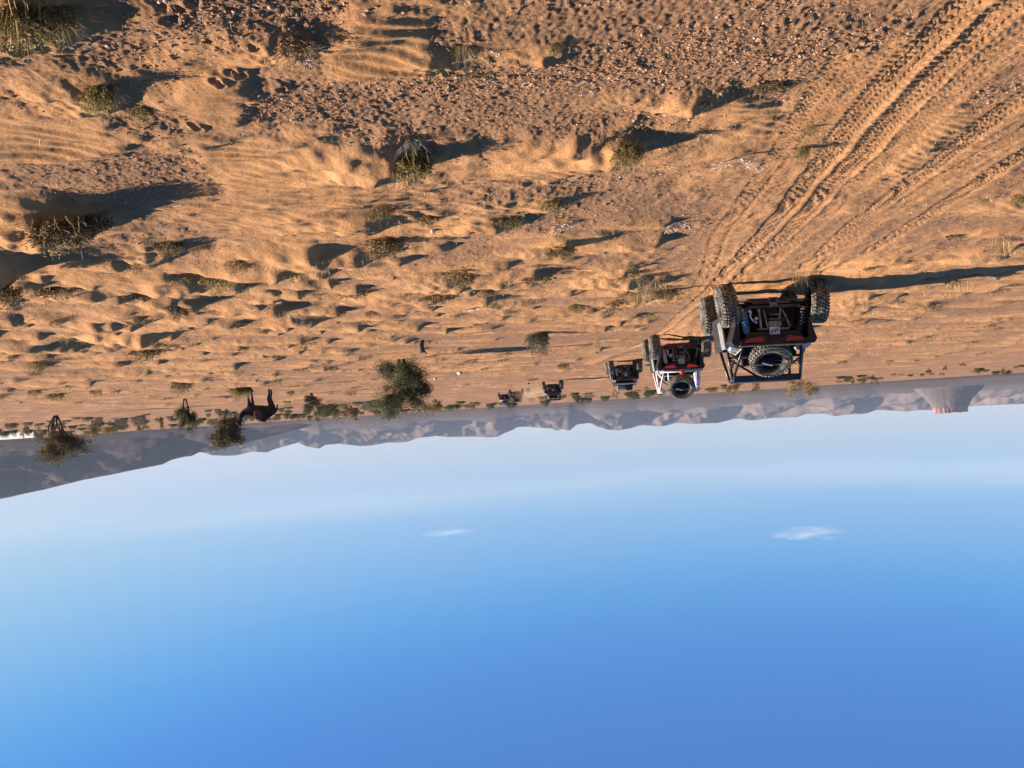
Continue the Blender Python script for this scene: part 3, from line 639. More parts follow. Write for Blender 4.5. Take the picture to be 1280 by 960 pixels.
    for k in range(16):
        x = rnd.uniform(-.42, .42); z = rnd.uniform(.45, .9); p = Vector((x, rnd.uniform(-.02, .12), z)); b.tube([p, p + Vector((rnd.uniform(-.14, .14), .0, rnd.uniform(.04, .14))), p + Vector((rnd.uniform(-.2, .2), .05, rnd.uniform(.1, .24)))], rnd.uniform(.006, .016), 6)
    for k in range(8): b.box((rnd.uniform(-.4, .4), rnd.uniform(.06, .14), rnd.uniform(.48, .85)), (rnd.uniform(.04, .12), .08, rnd.uniform(.04, .12)), roty(rnd.uniform(-30, 30)))
    part(root, 'hoses_and_brackets', b, M['dark'])
    for s in (-1, 1):
        b = MB(); b.tube([(s * .68, .70, 1.16), (s * .60, .42, 1.24), (s * .52, .20, 1.14)], .018, 8); b.box((s * .60, .86, 1.40), (.05, .03, .16), roty(s * 20)); part(root, 'cage_brace', b, M['grey'])
    # spare wheel on the deck
    if o['spare']:
        x, y, z, tl = o['spare']; R = (rotx(-(90 - tl)) @ roty(-90)); R = rotx(90 - tl) @ roty(-90)
        e = wheel(root, 'spare_wheel', (x, y, z), .235, 1, R=R); e.scale = (1.0, 1.0, 1.0) if o['shock'] == 'blue' else (1.12, 1.12, 1.12)
        b = MB(); b.tube([(.145, -.44, 0), (.16, -.2, .02), (.15, 0, .0), (.16, .2, .02), (.145, .44, 0)], .010, 6); link('strap', b.mesh('strap', M['grey']), e, R=(math.radians(90), 0, 0))
        b = MB(); b.tube([(.14, 0, 0), (.17, 0, 0), (.15, -.05, -.17)], .014, 6); link('wheel_clamp', b.mesh('wheel_clamp', M['silver']), e)
        if o['shock'] == 'blue':
            b = MB(); b.tube([rotx(t) @ Vector((.10, 0, .372)) for t in range(30, 125, 10)], .014, 6); link('strap', b.mesh('strap', M['teal']), e)
    if o.get('lamp'):
        b = MB(); b.lathe([(-.03, 0), (-.03, .075), (.0, .075), (.022, .05), (.03, 0)], 18); ob = part(root, 'warning_light', b, M['redlamp'], smooth=True); ob.rotation_euler = (0, 0, math.radians(-90)); ob.location = (-.02, -.09, 1.19)
    if o['load'] == 'roll':
        b = MB()
        b.tube([(.02, .62, 1.56), (.43, .62, 1.55)], [.155, .15], 16); b.tube([(.05, .45, 1.50), (.38, .45, 1.5)], .012)
        part(root, 'rolled_mat', b, M['cloth'], .02)
        b = MB(); b.box((-.20, .62, 1.54), (.46, .38, .34), None, 0, .85); part(root, 'duffel_bag', b, M['black'], .07)
        b = MB(); b.tube([(-.62, .1, 1.34), (.62, .1, 1.34)], .022, 8); b.box((0, .06, 1.36), (.40, .03, .05)); part(root, 'luggage_rail', b, M['white'])
    if o['load'] == 'side':
        b = MB(); b.box((-.56, .55, 1.42), (.20, .34, .46), rotx(8), 0, .7); part(root, 'side_bag', b, M['bluecloth'], .06)
    if o['load'] == 'pack':
        b = MB(); b.box((0, .55, 1.36), (.9, .55, .42), None, 0, .8); part(root, 'luggage', b, M['dark'], .08)
        b = MB(); b.tube([(-.5, .2, 1.2), (.5, .2, 1.2)], .03, 8); part(root, 'luggage_rail', b, M['grey'])
    return root
V1 = buggy(963, 349, 'nearest and largest buggy, black with flat roof, blue shock and spare wheel on its tail', 2.2, 1.0)
V2 = buggy(849, 416, 'second nearest buggy with white roll cage, red centre lamp and upright spare wheel', 1.0, 1.0,
           dict(cage='white', side='panelgrey', shock='silver', roof=False, height=1.80, spare=(-.02, .20, 1.64, 38), tail='redlamp', lamp=True, red=True, load='side', camber=(-3, 1)))
def far_buggy(x, Z, *a, **k):
    # place by column and distance
    t = None; yy = horizon(x) - HC * F / Z
    return buggy(x, yy, *a, **k)
V3 = far_buggy(781, 66, 'third buggy in line, roofless, with a grey roll and black bag on its tail', 1.0, .5, dict(roof=False, height=1.40, spare=None, load='roll', shock='silver', camber=(-2, 1)))
V4 = far_buggy(690.5, 104, 'fourth buggy, small, black and roofed, alone beside the pale dust', .5, .5, dict(shock='silver', spare=None, load='pack', side='silver'))
V5 = far_buggy(645, 152, 'fifth buggy, tiny, driving just behind the pale dust', .5, 0, dict(shock='silver', load='pack', spare=None, height=1.6))
V6 = far_buggy(630, 178, 'farthest and smallest buggy, partly hidden behind the fifth one', -1, 0, dict(shock='silver', cage='white', spare=None, load='pack', height=1.5, roof=False))

#__CAMEL__
def camel(px_, Z):
    yy = horizon(px_) - HC * F / Z; X, Y = P(px_, yy)
    pts = [((-.58, 0, 1.42), .36), ((-.22, 0, 1.46), .44), ((.20, 0, 1.44), .44), ((.55, 0, 1.38), .34),               # 0-3 trunk
           ((.84, 0, 1.30), .21), ((1.08, 0, 1.42), .17), ((1.24, 0, 1.68), .135), ((1.27, 0, 1.92), .11), ((1.30, 0, 2.06), .10), ((1.40, -.03, 1.98), .075), ((1.47, -.04, 1.86), .05),  # 4-10 neck, head
           ((-.06, 0, 1.82), .37), ((-.04, 0, 2.04), .18),                                                     # 11-12 hump
           ((-.70, .16, 1.05), .155), ((-.62, .16, .62), .075), ((-.70, .16, .30), .055), ((-.66, .16, .06), .065),      # 13-16 hind
           ((-.66, -.16, 1.05), .155), ((-.50, -.16, .62), .075), ((-.60, -.16, .30), .055), ((-.56, -.16, .06), .065),
           ((.45, .15, 1.0), .12), ((.46, .15, .58), .068), ((.47, .15, .28), .05), ((.49, .15, .06), .065),
           ((.62, -.15, 1.0), .12), ((.66, -.15, .58), .068), ((.66, -.15, .28), .05), ((.70, -.15, .06), .065),
           ((-.88, 0, 1.38), .13), ((-1.00, 0, 1.20), .05), ((-1.02, 0, .98), .035),
           ((1.25, .08, 2.16), .028), ((1.25, -.08, 2.16), .028)]
    ed = [(0, 1), (1, 2), (2, 3), (3, 4), (4, 5), (5, 6), (6, 7), (7, 8), (8, 9), (9, 10), (1, 11), (11, 12), (0, 13), (13, 14), (14, 15), (15, 16), (0, 17), (17, 18), (18, 19), (19, 20),
          (3, 21), (21, 22), (22, 23), (23, 24), (3, 25), (25, 26), (26, 27), (27, 28), (0, 29), (29, 30), (30, 31), (8, 32), (8, 33)]
    me = bpy.data.meshes.new('camel'); me.from_pydata([p[0] for p in pts], ed, []); me.materials.append(M['camel'])
    o = link('camel', me, None, (X, Y, gz(X, Y) - .01)); o.rotation_euler = (0, 0, math.radians(-8))
    sk = o.modifiers.new('skin', 'SKIN'); sk.use_smooth_shade = True
    for i, v in enumerate(me.skin_vertices[0].data): v.radius = (pts[i][1] * 1.12, pts[i][1] * 1.05); v.use_root = (i == 0)
    o.modifiers.new('sub', 'SUBSURF').levels = 2; o.modifiers['sub'].render_levels = 2
    tag(o, 'dark single-humped camel standing side-on among scrub and small trees', 'camel')
    # thin separate brown patch over the flank
    mb = MB(); vs = []; fs = []; n_ = 12; mm_ = 8
    for i in range(mm_ + 1):
        for j in range(n_ + 1):
            u = -1 + 2 * i / mm_; v = -1 + 2 * j / n_; k = math.sqrt(max(0, 1 - .5 * (u * u + v * v) * .9))
            vs.append((.10 + .26 * u * math.sqrt(1 - v * v / 2.), -.47 - .10 * k, 1.58 + .30 * v * math.sqrt(1 - u * u / 2.)))
    for i in range(mm_):
        for j in range(n_): a = i * (n_ + 1) + j; fs.append((a, a + 1, a + n_ + 2, a + n_ + 1))
    mb.add(vs, fs); c = link('flank_patch', mb.mesh('flank_patch', M['camelbrown'], True), o); s_ = c.modifiers.new('s', 'SOLIDIFY'); s_.thickness = .03
camel(324, 72)

#__PLANTS__
def leaf_arrays(cent, size, asp=2.6, updir=.5, rs=RS):
    """one two-triangle leaf per centre, random direction; returns verts, quads, tint"""
    N = len(cent); d = rs.normal(size=(N, 3)); d[:, 2] = np.abs(d[:, 2]) * updir + d[:, 2] * (1 - updir); d /= np.linalg.norm(d, axis=1)[:, None] + 1e-9
    s = np.cross(d, rs.normal(size=(N, 3))); s /= np.linalg.norm(s, axis=1)[:, None] + 1e-9
    sz = (size * rs.uniform(.6, 1.35, N))[:, None]; wd = sz / asp
    v = np.stack([cent - d * sz * .5, cent + s * wd * .5, cent + d * sz * .5, cent - s * wd * .5], 1).reshape(-1, 3)
    q = np.arange(N * 4).reshape(N, 4); t = np.repeat(rs.uniform(0, 1, N), 4); return v, q, t
def leaves_mesh(name, v, q, t, m): return fastmesh(name, v, q, m, False, {'tint': t})
def blades(nb, rad, hgt, bend=.5, wd=.006, rs=RS, inner=.55, upright=.5):
    """curved tapering blades rising from a tuft"""
    a = rs.uniform(0, 2 * np.pi, nb); r0 = rad * inner * np.sqrt(rs.uniform(0, 1, nb)); b0 = np.stack([np.cos(a) * r0, np.sin(a) * r0, 0 * a - .01], 1)
    ao = a + rs.normal(0, .5, nb); ln = hgt * rs.uniform(.45, 1.1, nb); ln = ln * rs.uniform(.45, 1, nb); tilt = np.clip(rs.normal(upright, .5, nb), .05, 1.5) * (rad / max(hgt, 1e-3)) ** .3
    out = np.stack([np.cos(ao), np.sin(ao), 0 * a], 1); V = []; 
    sd_ = np.stack([-np.sin(ao), np.cos(ao), 0 * a], 1) * (wd * .5)
    pts = []
    for k in (0, .4, .75, 1.0):
        th_ = tilt * (1 + bend * k); pts.append(b0 + out * (np.sin(th_) * ln * k)[:, None] + np.array([0, 0, 1.0]) * (np.cos(th_) * ln * k)[:, None])
    w4 = (1, .9, .6, .12); v = []
    for k in range(4): v += [pts[k] - sd_ * w4[k], pts[k] + sd_ * w4[k]]
    v = np.stack(v, 1).reshape(-1, 3); base = (np.arange(nb) * 8)[:, None]
    q = np.concatenate([base + np.array([0, 1, 3, 2]), base + np.array([2, 3, 5, 4]), base + np.array([4, 5, 7, 6])], 1).reshape(-1, 4)
    t = np.repeat(rs.uniform(0, 1, nb), 8); return v, q, t
def cat3(*a):
    v = []; q = []; t = []; o = 0
    for (x, y, z) in a: v.append(x); q.append(y + o); t.append(z); o += len(x)
    return np.concatenate(v), np.concatenate(q), np.concatenate(t)
def sprigs(ns, rad, hgt, nl, lsz, rs=RS, flat=.0):
    """leafy stems fanning out of a bush"""
    C = []
    for i in range(ns):
        a = rs.uniform(0, 2 * np.pi); tl = abs(rs.normal(.55, .38)); ln = rs.uniform(.55, 1.05)
        e = np.array([math.cos(a) * math.sin(tl) * rad, math.sin(a) * math.sin(tl) * rad, math.cos(tl) * hgt]) * ln
        b0 = np.array([math.cos(a), math.sin(a), 0]) * rad * .62 * math.sqrt(rs.uniform(0, 1)); e = e * np.array([.62, .62, 1.1 * (1 - .62 * (np.hypot(b0[0], b0[1]) / (.62 * rad)) ** 2)]) + b0 * .8
        u = rs.uniform(.15, 1, nl)[:, None]; c = b0 + (e - b0) * u + rs.normal(0, .045, (nl, 3)) * rad
        c[:, 2] = np.maximum(c[:, 2] + flat, .004); C.append(c)
    return leaf_arrays(np.concatenate(C), lsz, 2.4, .6, rs)
BM = {}
def bush_mesh(kind, rad, hgt, dens=1.0, seed=0):
    rs = np.random.RandomState(seed + 100)
    if kind == 'grass': a = blades(int(260 * dens), rad, hgt, .6, rad * .022, rs); return leaves_mesh('foliage', *a, M['straw'])
    if kind == 'olive':
        a = cat3(sprigs(int(60 * dens), rad, hgt, 26, rad * .11, rs), blades(int(170 * dens), rad, hgt * 1.15, .5, rad * .026, rs)); return leaves_mesh('foliage', *a, M['leaf_olive'])
    if kind == 'dark':
        a = cat3(sprigs(int(62 * dens), rad, hgt, 24, rad * .10, rs), blades(int(70 * dens), rad, hgt, .7, rad * .02, rs)); return leaves_mesh('foliage', *a, M['leaf_dark'])
    if kind == 'grey': a = sprigs(int(90 * dens), rad, hgt, 30, rad * .10, rs); return leaves_mesh('foliage', *a, M['leaf_grey'])
    if kind == 'green': a = sprigs(int(70 * dens), rad, hgt, 26, rad * .13, rs); return leaves_mesh('foliage', *a, M['leaf_green'])
def twigs_mesh(nb, rad, hgt, m, seed=1, thick=.006, spread=1.0):
    rnd = random.Random(seed); b = MB()
    for i in range(nb):
        a = rnd.uniform(0, 2 * math.pi); p = Vector((math.cos(a), math.sin(a), 0)) * rad * .15 * rnd.random(); d = Vector((math.cos(a) * rnd.uniform(.4, 1.2) * spread, math.sin(a) * rnd.uniform(.4, 1.2) * spread, rnd.uniform(.25, 1)))
        d.x *= rad; d.y *= rad; d.z *= hgt; q = [p]; t = thick * rnd.uniform(.6, 1.2); rr = [t]
        for k in range(1, 5):
            q.append(p + d * (k / 4) + Vector((rnd.uniform(-1, 1), rnd.uniform(-1, 1), rnd.uniform(-.6, .6))) * rad * .10); rr.append(t * (1 - .2 * k))
        b.tube(q, rr, 5)
        for s in range(3):
            k = rnd.randint(1, 3); c = q[k]; e = c + (d * .25 + Vector((rnd.uniform(-1, 1) * rad, rnd.uniform(-1, 1) * rad, rnd.uniform(-.1, .6) * hgt)) * .35)
            b.tube([c, (c + e) / 2 + Vector((0, 0, .03 * hgt)), e], [t * .6, t * .45, t * .2], 4)
    return b.mesh('twigs', m)
def bush(px_, py_, kind, wpx, hpx, label, cat='bush', twigs=None, dens=1.0, group=None, seed=None, straw=0):
    """a bush whose foot is at photo pixel px_, py_; size in pixels"""
    X, Y = P(px_, py_)
    for _ in range(6): X, Y = P(px_, py_, .5 * (gz(X, Y) + gz(*P(px_, py_, gz(X, Y)))))
    Z = math.hypot(X, Y); rad = wpx / F * Z / 2 * 1.12; hg = hpx / F * Z * 1.15
    seed = seed if seed is not None else int(px_ * 7 + py_)
    me = bush_mesh(kind, rad, hg, dens, seed)
    nm = {'grass': 'grass_tuft', 'olive': 'desert_bush', 'dark': 'dry_bush', 'grey': 'grey_shrub', 'green': 'green_shrub'}[kind]
    o = link(nm, me, None, (X, Y, gz(X, Y) - .01)); tag(o, label, cat, group)
    if twigs: link('twigs', twigs_mesh(twigs[0], rad * twigs[2], hg * twigs[3], M[twigs[1]], seed, rad * .02), o)
    if straw:
        g = leaves_mesh('dry_stalks', *blades(int(straw), rad * 1.25, hg * .9, .6, rad * .02, np.random.RandomState(seed + 5), inner=.9), M['straw']); link('dry_stalks', g, o)
    return o
B = bush
B(20, 18, 'olive', 80, 46, 'large olive bush cut off by the photo corner, nearest of all', twigs=(10, 'twig', 1, 1), dens=1.8, straw=60)
B(66, 14, 'olive', 60, 40, 'dense olive bush beside the large corner bush, in deep shadow', dens=1.5, twigs=(8, 'twig', 1, 1))
B(122, 112, 'olive', 54, 34, 'olive grassy bush with long shadow, just past the corner bushes', dens=1.5, straw=40)
B(176, 138, 'olive', 38, 18, 'small low olive tuft at the shadow end of a larger olive bush', cat='grass tuft', straw=20)
B(374, 54, 'dark', 64, 26, 'sparse dark twiggy bush with one curled pale twig, in a hollow', twigs=(16, 'twig', 1.1, 1.2), dens=.9)
B(578, 62, 'grass', 40, 30, 'pale straw tuft at the edge of the stony flat', cat='grass tuft', dens=.9)
B(594, 92, 'dark', 44, 10, 'low dark dry scrub under the pale straw tuft', dens=.7)
B(692, 60, 'olive', 26, 12, 'tiny olive tuft alone in the wide stony flat', cat='grass tuft', dens=.6)
B(615, 4, 'grass', 40, 14, 'flattened straw grass at the very edge of the photo', cat='grass tuft', dens=.6)
B(512, 200, 'olive', 72, 34, 'wide bush with olive and straw leaves casting a long dark shadow', twigs=(12, 'twig', 1, 1), dens=1.8, straw=70)
B(515, 172, 'grey', 34, 22, 'grey-green sprig with bleached twigs in front of the wide bush', twigs=(14, 'deadwood', 1.2, 1.0), dens=.5)
B(784, 182, 'olive', 46, 32, 'rounded olive bush with a bulb-shaped dark shadow', dens=1.8, straw=30)
B(1003, 185, 'olive', 24, 26, 'small olive tuft standing between the tyre tracks', cat='grass tuft', straw=60)
B(1014, 158, 'olive', 20, 14, 'leaning straw-tipped tuft next to the wheel ruts', cat='grass tuft', straw=50, dens=.6)
B(962, 108, 'dark', 50, 14, 'flat dark scrub by a clod bank near the tracks', dens=1.0, twigs=(12, 'twig', 1, 1))
B(880, 132, 'dark', 30, 6, 'thin line of dark dry stalks on a sandy rise', dens=.5)
B(70, 268, 'dark', 90, 34, 'broad dark bush buried in a large sand mound with a pointed shadow', dens=2.0, twigs=(12, 'twig', 1, 1), straw=60)
B(112, 276, 'dark', 60, 26, 'brown bush growing against the broad dark bush', dens=1.5, straw=40)
B(210, 305, 'dark', 46, 16, 'low brown bush with a pointed shadow behind the sand mound', dens=1.2)
B(245, 311, 'dark', 22, 12, 'little yellowish tuft at the lee end of a low mound', straw=40, dens=.5)
B(4, 332, 'dark', 50, 26, 'dark bush at the photo edge on a high sand mound', dens=1.4)
B(272, 344, 'olive', 50, 22, 'olive-brown bush on a rippled mound behind its shadow', dens=1.2, straw=30)
B(300, 335, 'dark', 40, 14, 'dark scrub adjoining the olive-brown bush', dens=1.0)
B(224, 388, 'dark', 34, 14, 'olive tuft in the lee of a bright sand tongue', dens=1.0, straw=20)
B(200, 365, 'grass', 24, 12, 'yellow grass on a bright sand tongue', cat='grass tuft', dens=.5)
B(262, 384, 'grass', 10, 26, 'single tall pale grass stalk clump among dark scrub', cat='grass tuft', dens=.12)
B(78, 366, 'grass', 10, 30, 'tall thin yellow stalks on a dark mound', cat='grass tuft', dens=.12)
B(70, 362, 'dark', 60, 12, 'spiky dark bush with bare stems around the tall stalks', twigs=(16, 'twig', 1.2, 1.2), dens=.8)
B(180, 438, 'dark', 44, 14, 'dark bush in a deep shadowed hollow', dens=1.1)
B(170, 425, 'dark', 30, 12, 'brown scrub just nearer than the hollow bush', dens=.9)
B(44, 450, 'olive', 22, 20, 'small upright olive shrub on the shaded flat', dens=.8, twigs=(6, 'twig', 1, 1))
B(476, 262, 'dark', 34, 20, 'round brown-green bush in a sandy bowl', dens=1.1, straw=20)
B(534, 272, 'dark', 46, 12, 'low dark bush right of the sandy bowl', dens=.9)
B(482, 300, 'dark', 60, 26, 'dark bush filling a drift, with a long tapering shadow', dens=1.7, straw=40)
B(460, 318, 'grass', 34, 14, 'yellow grass clump at the foot of a dark drift bush', cat='grass tuft', dens=.6)
B(440, 364, 'dark', 50, 10, 'short dark tuft line on a smooth drift', dens=.9)
B(575, 346, 'dark', 44, 14, 'dark bush with trailing shadow on the middle flat', dens=1.2)
B(545, 372, 'dark', 50, 9, 'low brown scrub with straw at its edge', dens=.8, straw=20)
B(466, 390, 'dark', 26, 9, 'little dark scrub at the tip of a smooth sand spur', dens=.8)
B(636, 276, 'dark', 40, 18, 'brown bush with dark shade at its foot, by pale broken twigs', dens=1.2, straw=30)
B(690, 256, 'olive', 36, 14, 'olive tuft with yellow straw on a small sand bank', dens=.9, straw=60)
B(700, 308, 'dark', 46, 13, 'flat brown bush with ragged outline on the stony flat', dens=1.1)
B(676, 330, 'dark', 32, 8, 'very low dark scrub behind the flat ragged bush', dens=.7)
B(782, 340, 'dark', 46, 14, 'brown bush with one tall straw stem', dens=1.1)
B(793, 338, 'grass', 14, 26, 'tall straw stem clump rising from a brown bush', cat='grass tuft', dens=.18)
B(806, 346, 'grey', 30, 14, 'grey dry bush beside the tall straw stem', dens=.5)
B(798, 362, 'grass', 44, 24, 'big bright yellow straw clump near the tracks', cat='grass tuft', dens=1.6)
B(830, 362, 'dark', 46, 16, 'brown bush against the bright straw clump', dens=1.3)
B(768, 376, 'dark', 26, 9, 'small grey-brown tuft behind the bright straw clump', dens=.7)
B(812, 392, 'olive', 14, 10, 'small olive tuft right beside the wheel tracks', cat='grass tuft', dens=.6)
B(724, 382, 'dark', 34, 8, 'thin dark scrub on a low hummock', dens=.7)
B(748, 424, 'grass', 22, 14, 'yellow grass behind a bare flat near the second buggy', cat='grass tuft', dens=.6)
B(795, 422, 'grass', 6, 14, 'slim straw stalk beside the second buggy', cat='grass tuft', dens=.1)
B(671, 416, 'grey', 36, 30, 'round grey-green ball-shaped bush on the open plain', dens=1.6, twigs=(8, 'twig', 1, 1))
B(704, 455, 'dark', 20, 9, 'dark low bush on a bright hummock left of the third buggy', dens=.8)
B(1250, 300, 'grass', 40, 22, 'pale feathery straw tuft on the open side of the long shadow', cat='grass tuft', dens=.6)
B(1285, 245, 'olive', 40, 14, 'dark olive bush cut off by the photo edge', dens=1.0)
B(1195, 294, 'dark', 30, 7, 'low brown scrub near the photo edge flat', dens=.7)
B(1000, 346, 'grass', 34, 20, 'straw tuft right at the rear wheels of the nearest buggy', cat='grass tuft', dens=.5)
B(1162, 380, 'dark', 22, 8, 'small dark bush beyond the long vehicle shadow', dens=.9)
B(1112, 450, 'dark', 10, 6, 'small dark shrub next to a pale stalk far out on the plain', dens=.5)
B(1085, 335, 'olive', 18, 6, 'olive tuft at the edge of the long vehicle shadow', cat='grass tuft', dens=.5)
B(228, 476, 'dark', 32, 19, 'dark rounded bush on the flat well before the trees', dens=1.4)
B(301, 484, 'olive', 34, 15, 'dark half-round bush hiding the front feet of the camel', dens=1.6)
B(346, 474, 'dark', 18, 9, 'small dark twig bush between the flat and the camel', dens=.7)
B(363, 489, 'dark', 14, 8, 'small dark shrub beyond the camel on the trackless side', dens=.8)
B(359, 500, 'dark', 12, 9, 'black-looking shrub just past the camel tail', dens=.9)
B(398, 462, 'dark', 14, 6, 'tiny dark shrub alone on bare brown flat', dens=.6)
B(70, 492, 'dark', 26, 10, 'dark scrub mound below the many-stemmed tree', dens=1.0)
B(120, 488, 'dark', 20, 9, 'dark scrub beside a pale upright grass clump', dens=.8)
B(43, 488, 'dark', 20, 9, 'dark scrub mound nearest the photo edge on the shaded flat', dens=.8)

# pale standing grass far out
B(83, 496, 'grass', 14, 10, 'pale grass clump beside dark scrub, under the many-stemmed tree', cat='grass tuft', dens=.4)
B(122, 486, 'grass', 8, 18, 'tall pale upright grass clump on the shaded flat', cat='grass tuft', dens=.15)
B(373, 486, 'grass', 8, 12, 'pale upright grass clump past the camel', cat='grass tuft', dens=.2)

def deadbranch(px_, py_, wpx, label, seed, m='deadwood', nb=5, hh=.5):
    X, Y = P(px_, py_); Z = math.hypot(X, Y); rad = wpx / F * Z / 2; rnd = random.Random(seed); b = MB()
    for i in range(nb):
        a = rnd.uniform(-.5, .5) + (math.pi if rnd.random() < .5 else 0); p = Vector((rnd.uniform(-.3, .3) * rad, rnd.uniform(-.2, .2) * rad, .01)); d = Vector((math.cos(a), math.sin(a) * .8, rnd.uniform(.1, .7) * hh)) * rad * rnd.uniform(.7, 1.2)
        q = [p]; r0 = max(.004, .00045 * Z); rr = [r0 * 1.3]
        for k in range(1, 6): q.append(p + d * (k / 5) + Vector((rnd.uniform(-1, 1), rnd.uniform(-1, 1), rnd.uniform(-.2, .8) * hh)) * rad * .14); rr.append(r0 * (1.3 - .2 * k))
        b.tube(q, rr, 6)
        for s in range(2):
            c = q[rnd.randint(2, 4)]; e = c + Vector((rnd.uniform(-1, 1), rnd.uniform(-1, 1), rnd.uniform(.1, 1) * hh)) * rad * .35; b.tube([c, (c + e) / 2 + Vector((.01, 0, .01)), e], [r0 * .8, r0 * .6, r0 * .3], 5)
    o = link('dead_branch', b.mesh('dead_branch', M[m], True), None, (X, Y, gz(X, Y))); tag(o, label, 'branch'); return o
deadbranch(922, 190, 60, 'bleached white forked branch lying on bright sand near the ruts', 4, nb=6, hh=.8)
deadbranch(716, 276, 46, 'short pale broken twigs near a brown bush', 8, nb=6)
deadbranch(852, 276, 34, 'pale twisted root cluster in front of a small dark hole', 5, nb=9, hh=1.0)
deadbranch(384, 52, 26, 'curled bare pale twig sticking from the dark twiggy bush', 3, nb=2, hh=1.2)
deadbranch(612, 55, 24, 'thin pale stick leaning beside the straw tuft', 9, nb=1, hh=1.2)
deadbranch(480, 205, 26, 'hooked pale twig at the sunny side of the wide bush', 12, nb=2, hh=1.2)
deadbranch(600, 372, 40, 'bleached twigs scattered on a sandy slope in the middle distance', 13, nb=5, hh=.4)
deadbranch(738, 112, 20, 'two crossed pale sticks on the stony flat', 15, nb=2, hh=.4)
deadbranch(1262, 308, 22, 'pale bent stick beside the feathery straw tuft', 16, nb=2, hh=.8)

# dark little post, boulders
def rock(px_, py_, spx, label, m='rock', seed=1):
    X, Y = P(px_, py_); Z = math.hypot(X, Y); r = spx / F * Z / 2; rs = np.random.RandomState(seed)
    bpy_me = bpy.data.meshes.new('boulder'); import bmesh
    bm = bmesh.new(); bmesh.ops.create_icosphere(bm, subdivisions=3, radius=1)
    for v in bm.verts:
        k = 1 + .22 * perlin(np.array([v.co.x * 1.3 + seed]), np.array([v.co.y * 1.3 + v.co.z]), seed)[0] + .08 * perlin(np.array([v.co.x * 4]), np.array([v.co.z * 4]), seed)[0]
        v.co = Vector((v.co.x * r * k, v.co.y * r * k, v.co.z * r * .85 * k))
    bm.to_mesh(bpy_me); bm.free(); bpy_me.materials.append(M[m])
    o = link('boulder', bpy_me, None, (X, Y, gz(X, Y) + r * .45)); tag(o, label, 'rock'); return o
rock(575, 468, 7, 'pale round boulder on the plain past the largest tree', seed=3)
rock(544, 473, 4, 'small pale stone near the crown shadow of the largest tree', seed=4)
rock(541, 280, 7, 'pale pinkish stone by a low dark bush', seed=5)
rock(1247, 334, 5, 'small white stone at the edge of the long vehicle shadow', seed=6)
rock(661, 478, 3, 'tiny black stone on the flat before the dust', m='black', seed=7)
X, Y = P(527, 423); b = MB(); b.tube([(0, 0, -.05), (.02, 0, .16), (.0, 0, .34)], [.075, .07, .085], 10); b.tube([(0, 0, .25), (-.12, .02, .38)], [.03, .02], 6)
tag(link('stump', b.mesh('stump', M['bark']), None, (X, Y, gz(X, Y))), 'short dark dead stump standing before the largest tree', 'stump')

# trees ----------------------------------------------------------------------
def tree(px_, Z, wpx, hpx, label, kind='leaf_green', seed=1, nleaf=5000, shape='round', trunkpx=.4, clumps=26, lean=0, cat='tree', nbase=2, name='acacia_tree', y=None, lsz=.10):
    yy = y if y is not None else horizon(px_) - HC * F / Z
    X, Y = P(px_, yy); 
    if y is None and Z > 200: a = math.atan2(X, Y); X, Y = Z * math.sin(a), Z * math.cos(a)
    Z = math.hypot(X, Y); wd = wpx / F * Z; hg = hpx / F * Z; rnd = random.Random(seed); rs = np.random.RandomState(seed)
    root = bpy.data.objects.new(name, None); COL.objects.link(root); root.location = (X, Y, gz(X, Y) - .03); tag(root, label, cat)
    b = MB(); tips = []; th = hg * .014 + .012
    for s in range(nbase):
        a = 2 * math.pi * s / nbase + rnd.uniform(-.5, .5); base = Vector((math.cos(a), math.sin(a), 0)) * th * (1.0 if nbase > 1 else 0)
        top = Vector((math.cos(a) * wd * .12 + lean * hg, math.sin(a) * wd * .12, hg * trunkpx)); midp = (base + top) / 2 + Vector((rnd.uniform(-1, 1), rnd.uniform(-1, 1), 0)) * wd * .05
        b.tube([base, midp, top], [th * 1.3, th, th * .8], 7)
        for k in range(max(3, clumps // nbase // 2)):
            q = rnd.uniform(0, 2 * math.pi); f = rnd.random()
            if shape == 'umbrella': rr_ = wd * .5 * (.3 + .75 * rnd.random()) * (.75 + .3 * math.sin(q * 3 + 1)); zz = hg * (.74 - .12 * (rr_ / (wd * .5)) ** 2 + rnd.uniform(-.26, .16))
            elif shape == 'cone': zz = hg * rnd.uniform(.28, .9); rr_ = wd * .5 * rnd.uniform(.25, 1) * (.25 + .75 * zz / hg)
            else: zz = hg * rnd.uniform(.12, .93); rr_ = wd * .5 * rnd.uniform(.35, 1) * math.sqrt(max(.1, 1 - ((zz / hg - .55) / .55) ** 2))
            e = Vector((math.cos(q) * rr_ + lean * zz, math.sin(q) * rr_, zz)); st = base.lerp(top, rnd.uniform(.3, 1)) ; mid_ = (st + e) / 2 + Vector((rnd.uniform(-1, 1), rnd.uniform(-1, 1), rnd.uniform(-.5, 1))) * wd * .06
            b.tube([st, mid_, e], [th * .5, th * .33, th * .12], 5); tips.append((e, 1.0)); tips.append(((mid_ + e) / 2, .8))
    link('trunk', b.mesh('trunk', M['bark'], True), root)
    nleaf = int(nleaf * 1.5); per = max(20, nleaf // len(tips)); C = []; T = []
    for (e, k) in tips:
        cs = wd * .062 * k * rnd.uniform(.7, 1.4); sq = .55 if shape == 'umbrella' else .8
        c = rs.normal(0, 1, (per, 3)) * np.array([cs, cs, cs * sq]) + np.array(e); c[:, 2] = np.maximum(c[:, 2], .05); C.append(c)
    v, q, t = leaf_arrays(np.concatenate(C), wd * lsz * .34, 2.4, .4, rs)
    link('crown', leaves_mesh('crown', v, q, t, M[kind]), root); return root
